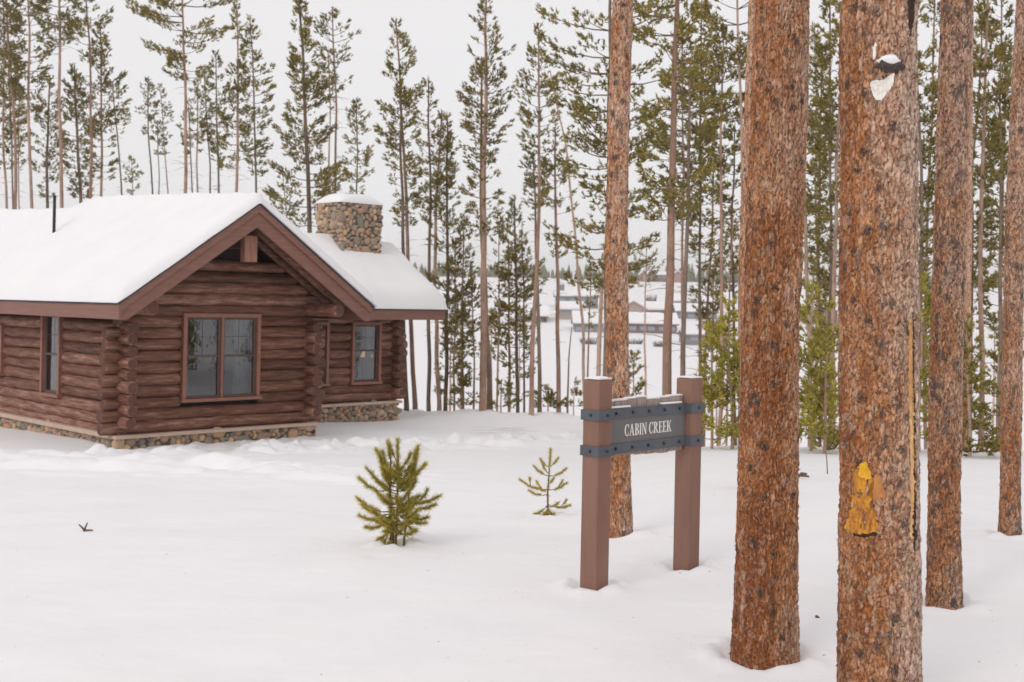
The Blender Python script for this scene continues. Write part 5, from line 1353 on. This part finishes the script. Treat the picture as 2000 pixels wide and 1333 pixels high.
# ------------------------------------------------------------------ small things on the snow
def twig(label, D, lines, r=0.006, name="twig", needle=False):
    x, y = lines[0][0]; b = at(x, y, D); b.z = gz(b.x, D)
    mb = MB()
    for l in lines:
        pts = [np.array(at(px, py, D + 0.01 * i)) - np.array(b) for i, (px, py) in enumerate(l)]
        mb.tube(pts, np.linspace(r, r * 0.6, len(pts)), 6, wob=0.3)
    o = mb.build(name, TWIG); o.location = b; tag(o, label, "twig", "twigs and bark bits lying on the snow"); return o
Dt = ground_at(165, 1040)
twig("forked brown twig sticking out of the open snow at the lower left", Dt, [[(164, 1041), (167, 1030), (171, 1021)], [(165, 1037), (160, 1030), (154, 1025)], [(166, 1036), (174, 1036), (182, 1036)]], 0.009)
twig("dark crumb of bark on the snow between the two largest trunks", ground_at(1598, 1208), [[(1594, 1204), (1600, 1208), (1602, 1209)]], 0.009, "bark_flake")
twig("thin upright grass stem in the snow left of the widest trunk", ground_at(1616, 925), [[(1616, 926), (1615, 900), (1613, 882)]], 0.008, "dry_stem")
twig("fallen green sprig on the snow right of the rust red trunk", ground_at(1565, 934), [[(1552, 936), (1562, 929), (1580, 931)], [(1558, 932), (1566, 925), (1576, 926)]], 0.022, "fallen_sprig")
twig("little twig lying right of the pinkish grey trunk's foot", ground_at(1885, 1171), [[(1878, 1174), (1886, 1169), (1888, 1167)]], 0.006)
twig("little dark twig left of the foot of the right edge trunk", ground_at(1928, 1044), [[(1924, 1041), (1928, 1044), (1934, 1046)]], 0.008)
twig("small dark stick on the snow in front of the cabin gable", ground_at(586, 908), [[(580, 907), (586, 908), (592, 907)]], 0.012)

# ------------------------------------------------------------------ village in the valley
V_WOOD = mk_paint("village dark timber", (0.23, 0.14, 0.12), 0.2)
V_TAN = mk_paint("village tan boards", (0.44, 0.33, 0.26), 0.2)
V_GREY = mk_paint("village grey boards", (0.24, 0.22, 0.22), 0.2)
V_RED = mk_paint("village red walls", (0.40, 0.23, 0.19), 0.2)
V_GL = mk_paint("village window", (0.30, 0.33, 0.38), 0.2, 0.2)
GV = "snow roofed houses down in the valley"
def house(label, D, xa, xb, ye, yb, yr, mat, nwin=4, group=GV, gable=False, chim=None):
    a = at(xa, (ye + yb) / 2, D); b = at(xb, (ye + yb) / 2, D); ze = at((xa + xb) / 2, ye, D).z; zb = at((xa + xb) / 2, yb, D).z; zr = at((xa + xb) / 2, yr, D).z
    W = b.x - a.x; dep = max(7.0, min(12.0, W * 0.6))
    xm = (a.x + b.x) / 2
    zg = min(gz(xm, D), gz(xm, D + dep), zb) - 1.0
    t = empty("valley_house", (xm, D, zb)); tag(t, label, "house", group)
    h = zb; e = ze - h + 0.25; g = zg - h; rdg = zr - h
    mb = MB(); mb.box(-W / 2, W / 2, 0, dep, g, e)
    if gable: mb.prism([(-W / 2, e), (W / 2, e), (0, rdg - 0.3)], 'y', 0, dep)
    else: mb.prism([(0, e), (dep, e), (dep / 2, rdg - 0.3)], 'x', -W / 2, W / 2)
    mb.build("wall", mat, t)
    mb = MB(); o = 0.45
    def slab(th0, th1, m):
        if gable:
            s = (rdg - e) / (W / 2)
            mb.prism([(-W / 2 - o, e - s * o + th0), (0, rdg + th0), (W / 2 + o, e - s * o + th0), (W / 2 + o, e - s * o + th1), (0, rdg + th1), (-W / 2 - o, e - s * o + th1)], 'y', -o, dep + o, m)
        else:
            s = (rdg - e) / (dep / 2)
            mb.prism([(-o, e - s * o + th0), (dep / 2, rdg + th0), (dep + o, e - s * o + th0), (dep + o, e - s * o + th1), (dep / 2, rdg + th1), (-o, e - s * o + th1)], 'x', -W / 2 - o, W / 2 + o, m)
    slab(-0.3, 0.0, 0)
    rf = mb.build("roof", mat, t)
    mb = MB(); slab(0.01, 0.42, 0); mb.build("snow_cover", SNOW, rf)
    if chim is not None:
        mb = MB(); mb.bbox(chim * W - 0.6, chim * W + 0.6, dep / 2 - 0.6, dep / 2 + 0.6, rdg - 0.6, rdg + 1.8, 0.05); mb.build("chimney", V_GREY, rf)
    rw = random.Random(int(xa))
    for k in range(nwin):
        x = -W / 2 + W * (k + 0.5) / nwin + rw.uniform(-0.4, 0.4); w = 0.75; zc = e * 0.48
        mb = MB(); mb.bbox(x - w, x + w, -0.08, 0.04, zc - 0.5, zc + 0.5, 0.03); mb.build("window", V_GL, t)
    return t
house("long dark red brown house nearest, seen between two trunks above the sign", 262, 1205, 1322, 633, 652, 614, V_WOOD, 6)
house("tan gabled house just behind the long red brown one, left half", 285, 1212, 1262, 604, 618, 588, V_TAN, 2, gable=True)
house("low tan house with broad white roof behind the long red brown one", 292, 1256, 1306, 606, 620, 592, V_TAN, 3)
house("house with dark front in the valley left of the sign post trunk", 262, 1122, 1178, 632, 656, 611, V_GREY, 3)
house("higher long roofed house left of the leaning bare pole", 300, 1086, 1168, 580, 592, 570, V_GREY, 4, chim=-0.35)
house("tan fronted house between the slanting pines and the leaning pole", 280, 1090, 1140, 605, 620, 592, V_TAN, 3)
house("reddish house seen through the pines left of the slanting tall pine", 275, 1008, 1068, 618, 634, 600, V_WOOD, 3)
house("long dark roofed terrace right of the tall grey brown pine, highest row", 310, 1318, 1412, 590, 598, 578, V_GREY, 5)
house("terrace house with white roof right of the tall grey brown pine, middle row", 285, 1322, 1400, 610, 626, 596, V_GREY, 4)
house("low dark shed with thick snow below the terrace, right of the slim grey trunk", 240, 1336, 1376, 655, 668, 646, V_GREY, 1)
house("small snowy shed at the far right of the village near the rust red trunk", 242, 1378, 1414, 640, 656, 630, V_TAN, 1)
house("house in the valley seen far right between the largest trunks", 280, 1572, 1636, 606, 626, 590, V_WOOD, 3)
GRH = "red houses up on the far ridge"
house("red gabled ridge house, left of the pair on the skyline", 560, 1251, 1264, 536, 546, 528, V_RED, 1, GRH, gable=True)
house("brown gabled ridge house touching the red one on the skyline", 562, 1264, 1280, 536, 547, 526, V_WOOD, 1, GRH, gable=True)
house("wide low ridge house with white roof left of the tall grey brown pine", 565, 1280, 1302, 538, 546, 532, V_WOOD, 2, GRH)
house("red ridge house alone right of the tall grey brown pine", 560, 1316, 1332, 536, 546, 530, V_RED, 1, GRH, gable=True)

# bare bushes and small pines by the houses
def bush(label, D, px, py, wpx, hpx, mat=None, seed=1):
    b = at(px, py, D); b.z = gz(b.x, D); rg = np.random.RandomState(seed); t = []
    W = wpx / FPX * D; H = max(0.6, hpx / FPX * D)
    for k in range(60):
        x0 = rg.uniform(-W / 2, W / 2); q = np.array([x0 + rg.uniform(-0.4, 0.4), rg.uniform(-1, 1), H * rg.uniform(0.5, 1)])
        p = np.array([x0 * 0.7, rg.uniform(-.5, .5), 0]); t.append((np.array([p, (p + q) / 2 + rg.normal(0, .1, 3), q]), 0.07))
    V, F = tubes3(t); o = mesh_np("bare_bush", V, F, TWIG); o.location = b; tag(o, label, "bush", "bare bushes near the valley houses"); return o
bush("bare bushes on the white hillside above the long red brown house", 330, 1272, 598, 26, 16, seed=2)
bush("dark bush with snow below the left end of the long red brown house", 240, 1240, 662, 36, 12, seed=3)
bush("dark bush below the right end of the long red brown house", 236, 1288, 668, 30, 12, seed=4)
bush("bare bushes at the foot of the house left of the sign post trunk", 238, 1150, 664, 40, 14, seed=5)

# far wood on the ridge: nobody could count it
rg = np.random.RandomState(77)
Vs = []
n = 1500
X = rg.uniform(-420, 560, n); Y = rg.uniform(590, 700, n)
Y[:500] = rg.uniform(560, 640, 500)
thin = vnoise(X / 40, Y / 60, seed=6)
for i in range(n):
    rr_ = X[i] / Y[i]
    if thin[i] < -0.25 and i > 400: continue
    if 0.105 < rr_ < 0.145 and Y[i] < 600: continue
    h = rg.uniform(2.5, 8.5) * (0.45 if Y[i] < 600 else 0.85) * (1 + 0.5 * thin[i]); z = float(gbase(X[i], Y[i])); w = h * rg.uniform(0.2, 0.42)
    m = 46
    u = rg.uniform(0, 1, m) ** 0.8; an = rg.uniform(0, 6.28, m); r = w * (1 - u) ** rg.uniform(0.5, 1.0) + 0.15
    c = np.stack([X[i] + r * 0.5 * np.cos(an), Y[i] + r * 0.5 * np.sin(an), z + h * u], -1)
    d = np.stack([np.cos(an) * r, np.sin(an) * r, -0.25 * r], -1)
    s = np.stack([-np.sin(an), np.cos(an), 0 * an], -1) * (0.5 * r[:, None] + 0.12)
    Vs.append(np.stack([c - d * 0.4 + s, c - d * 0.4 - s, c + d * 0.8 + [0, 0, -.2]], 1).reshape(-1, 3)); 
    c2 = c + [0, 0, 0.5]; Vs.append(np.stack([c2 + s * 1.2, c2 - s * 1.2, c2 + [[0, 0, 1.3]] - s * 0], 1).reshape(-1, 3))
V = np.concatenate(Vs)
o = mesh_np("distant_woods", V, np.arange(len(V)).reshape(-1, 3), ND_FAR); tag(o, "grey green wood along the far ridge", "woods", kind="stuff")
# far pines scattered down in the valley, few and countable
GP = "small far pines in the valley"
far = [(1015, 652, 44, 150), (900, 640, 60, 120), (960, 660, 50, 160), (1370, 640, 30, 200), (1590, 680, 60, 110), (1650, 660, 50, 120), (1940, 700, 70, 90), (1810, 690, 60, 100), (880, 690, 70, 90), (1350, 590, 24, 300), (1390, 575, 22, 340), (1400, 690, 60, 100)]
fl = ["far pine in the valley under the slanting tall pine", "far pine in the valley right of the roof tip", "far pine in the valley right of the paired trunks", "far pine beside the middle terrace house", "far pine in the gap right of the rust red trunk, left one", "far pine just left of the widest trunk, in the valley", "far pine near the right edge of the photo, low in the valley", "far pine between widest and pinkish grey trunks", "far pine low beside the green pine at the roof tip", "small far pine left of the upper terrace", "small far pine on the hillside above the terrace", "far pine beside the thin brown trunk near the rust red one"]
for (px, py, h, D), lb in zip(far, fl):
    pine(lb, D, [(px, py), (px, py - h)], max(2, h * 0.07), py - 4, h * 0.28, shape='cone', nd=ND_MID, group=GP, blen=0.5, bw=0.11, nb=7, ws=0.7, tuft=0.5, dens=0.5, deadtwigs=False)

# ------------------------------------------------------------------ winter air
HZ = bpy.data.materials.new("winter haze"); HZ.use_nodes = True
for n_ in list(HZ.node_tree.nodes):
    if n_.type == 'BSDF_PRINCIPLED': HZ.node_tree.nodes.remove(n_)
pv_ = HZ.node_tree.nodes.new("ShaderNodeVolumePrincipled"); pv_.inputs["Density"].default_value = 0.00055; pv_.inputs["Color"].default_value = (0.99, 0.985, 0.99, 1); pv_.inputs["Anisotropy"].default_value = 0.2
HZ.node_tree.links.new(pv_.outputs[0], [n_ for n_ in HZ.node_tree.nodes if n_.type == 'OUTPUT_MATERIAL'][0].inputs["Volume"])
zlo = float(_Z.min()) - 1.0
mb = MB(); mb.box(-2300, 2300, -80, 3100, zlo, 34.0); hz = mb.build("haze", HZ); tag(hz, kind="stuff"); hz["label"] = "thin pale winter haze over the valley"
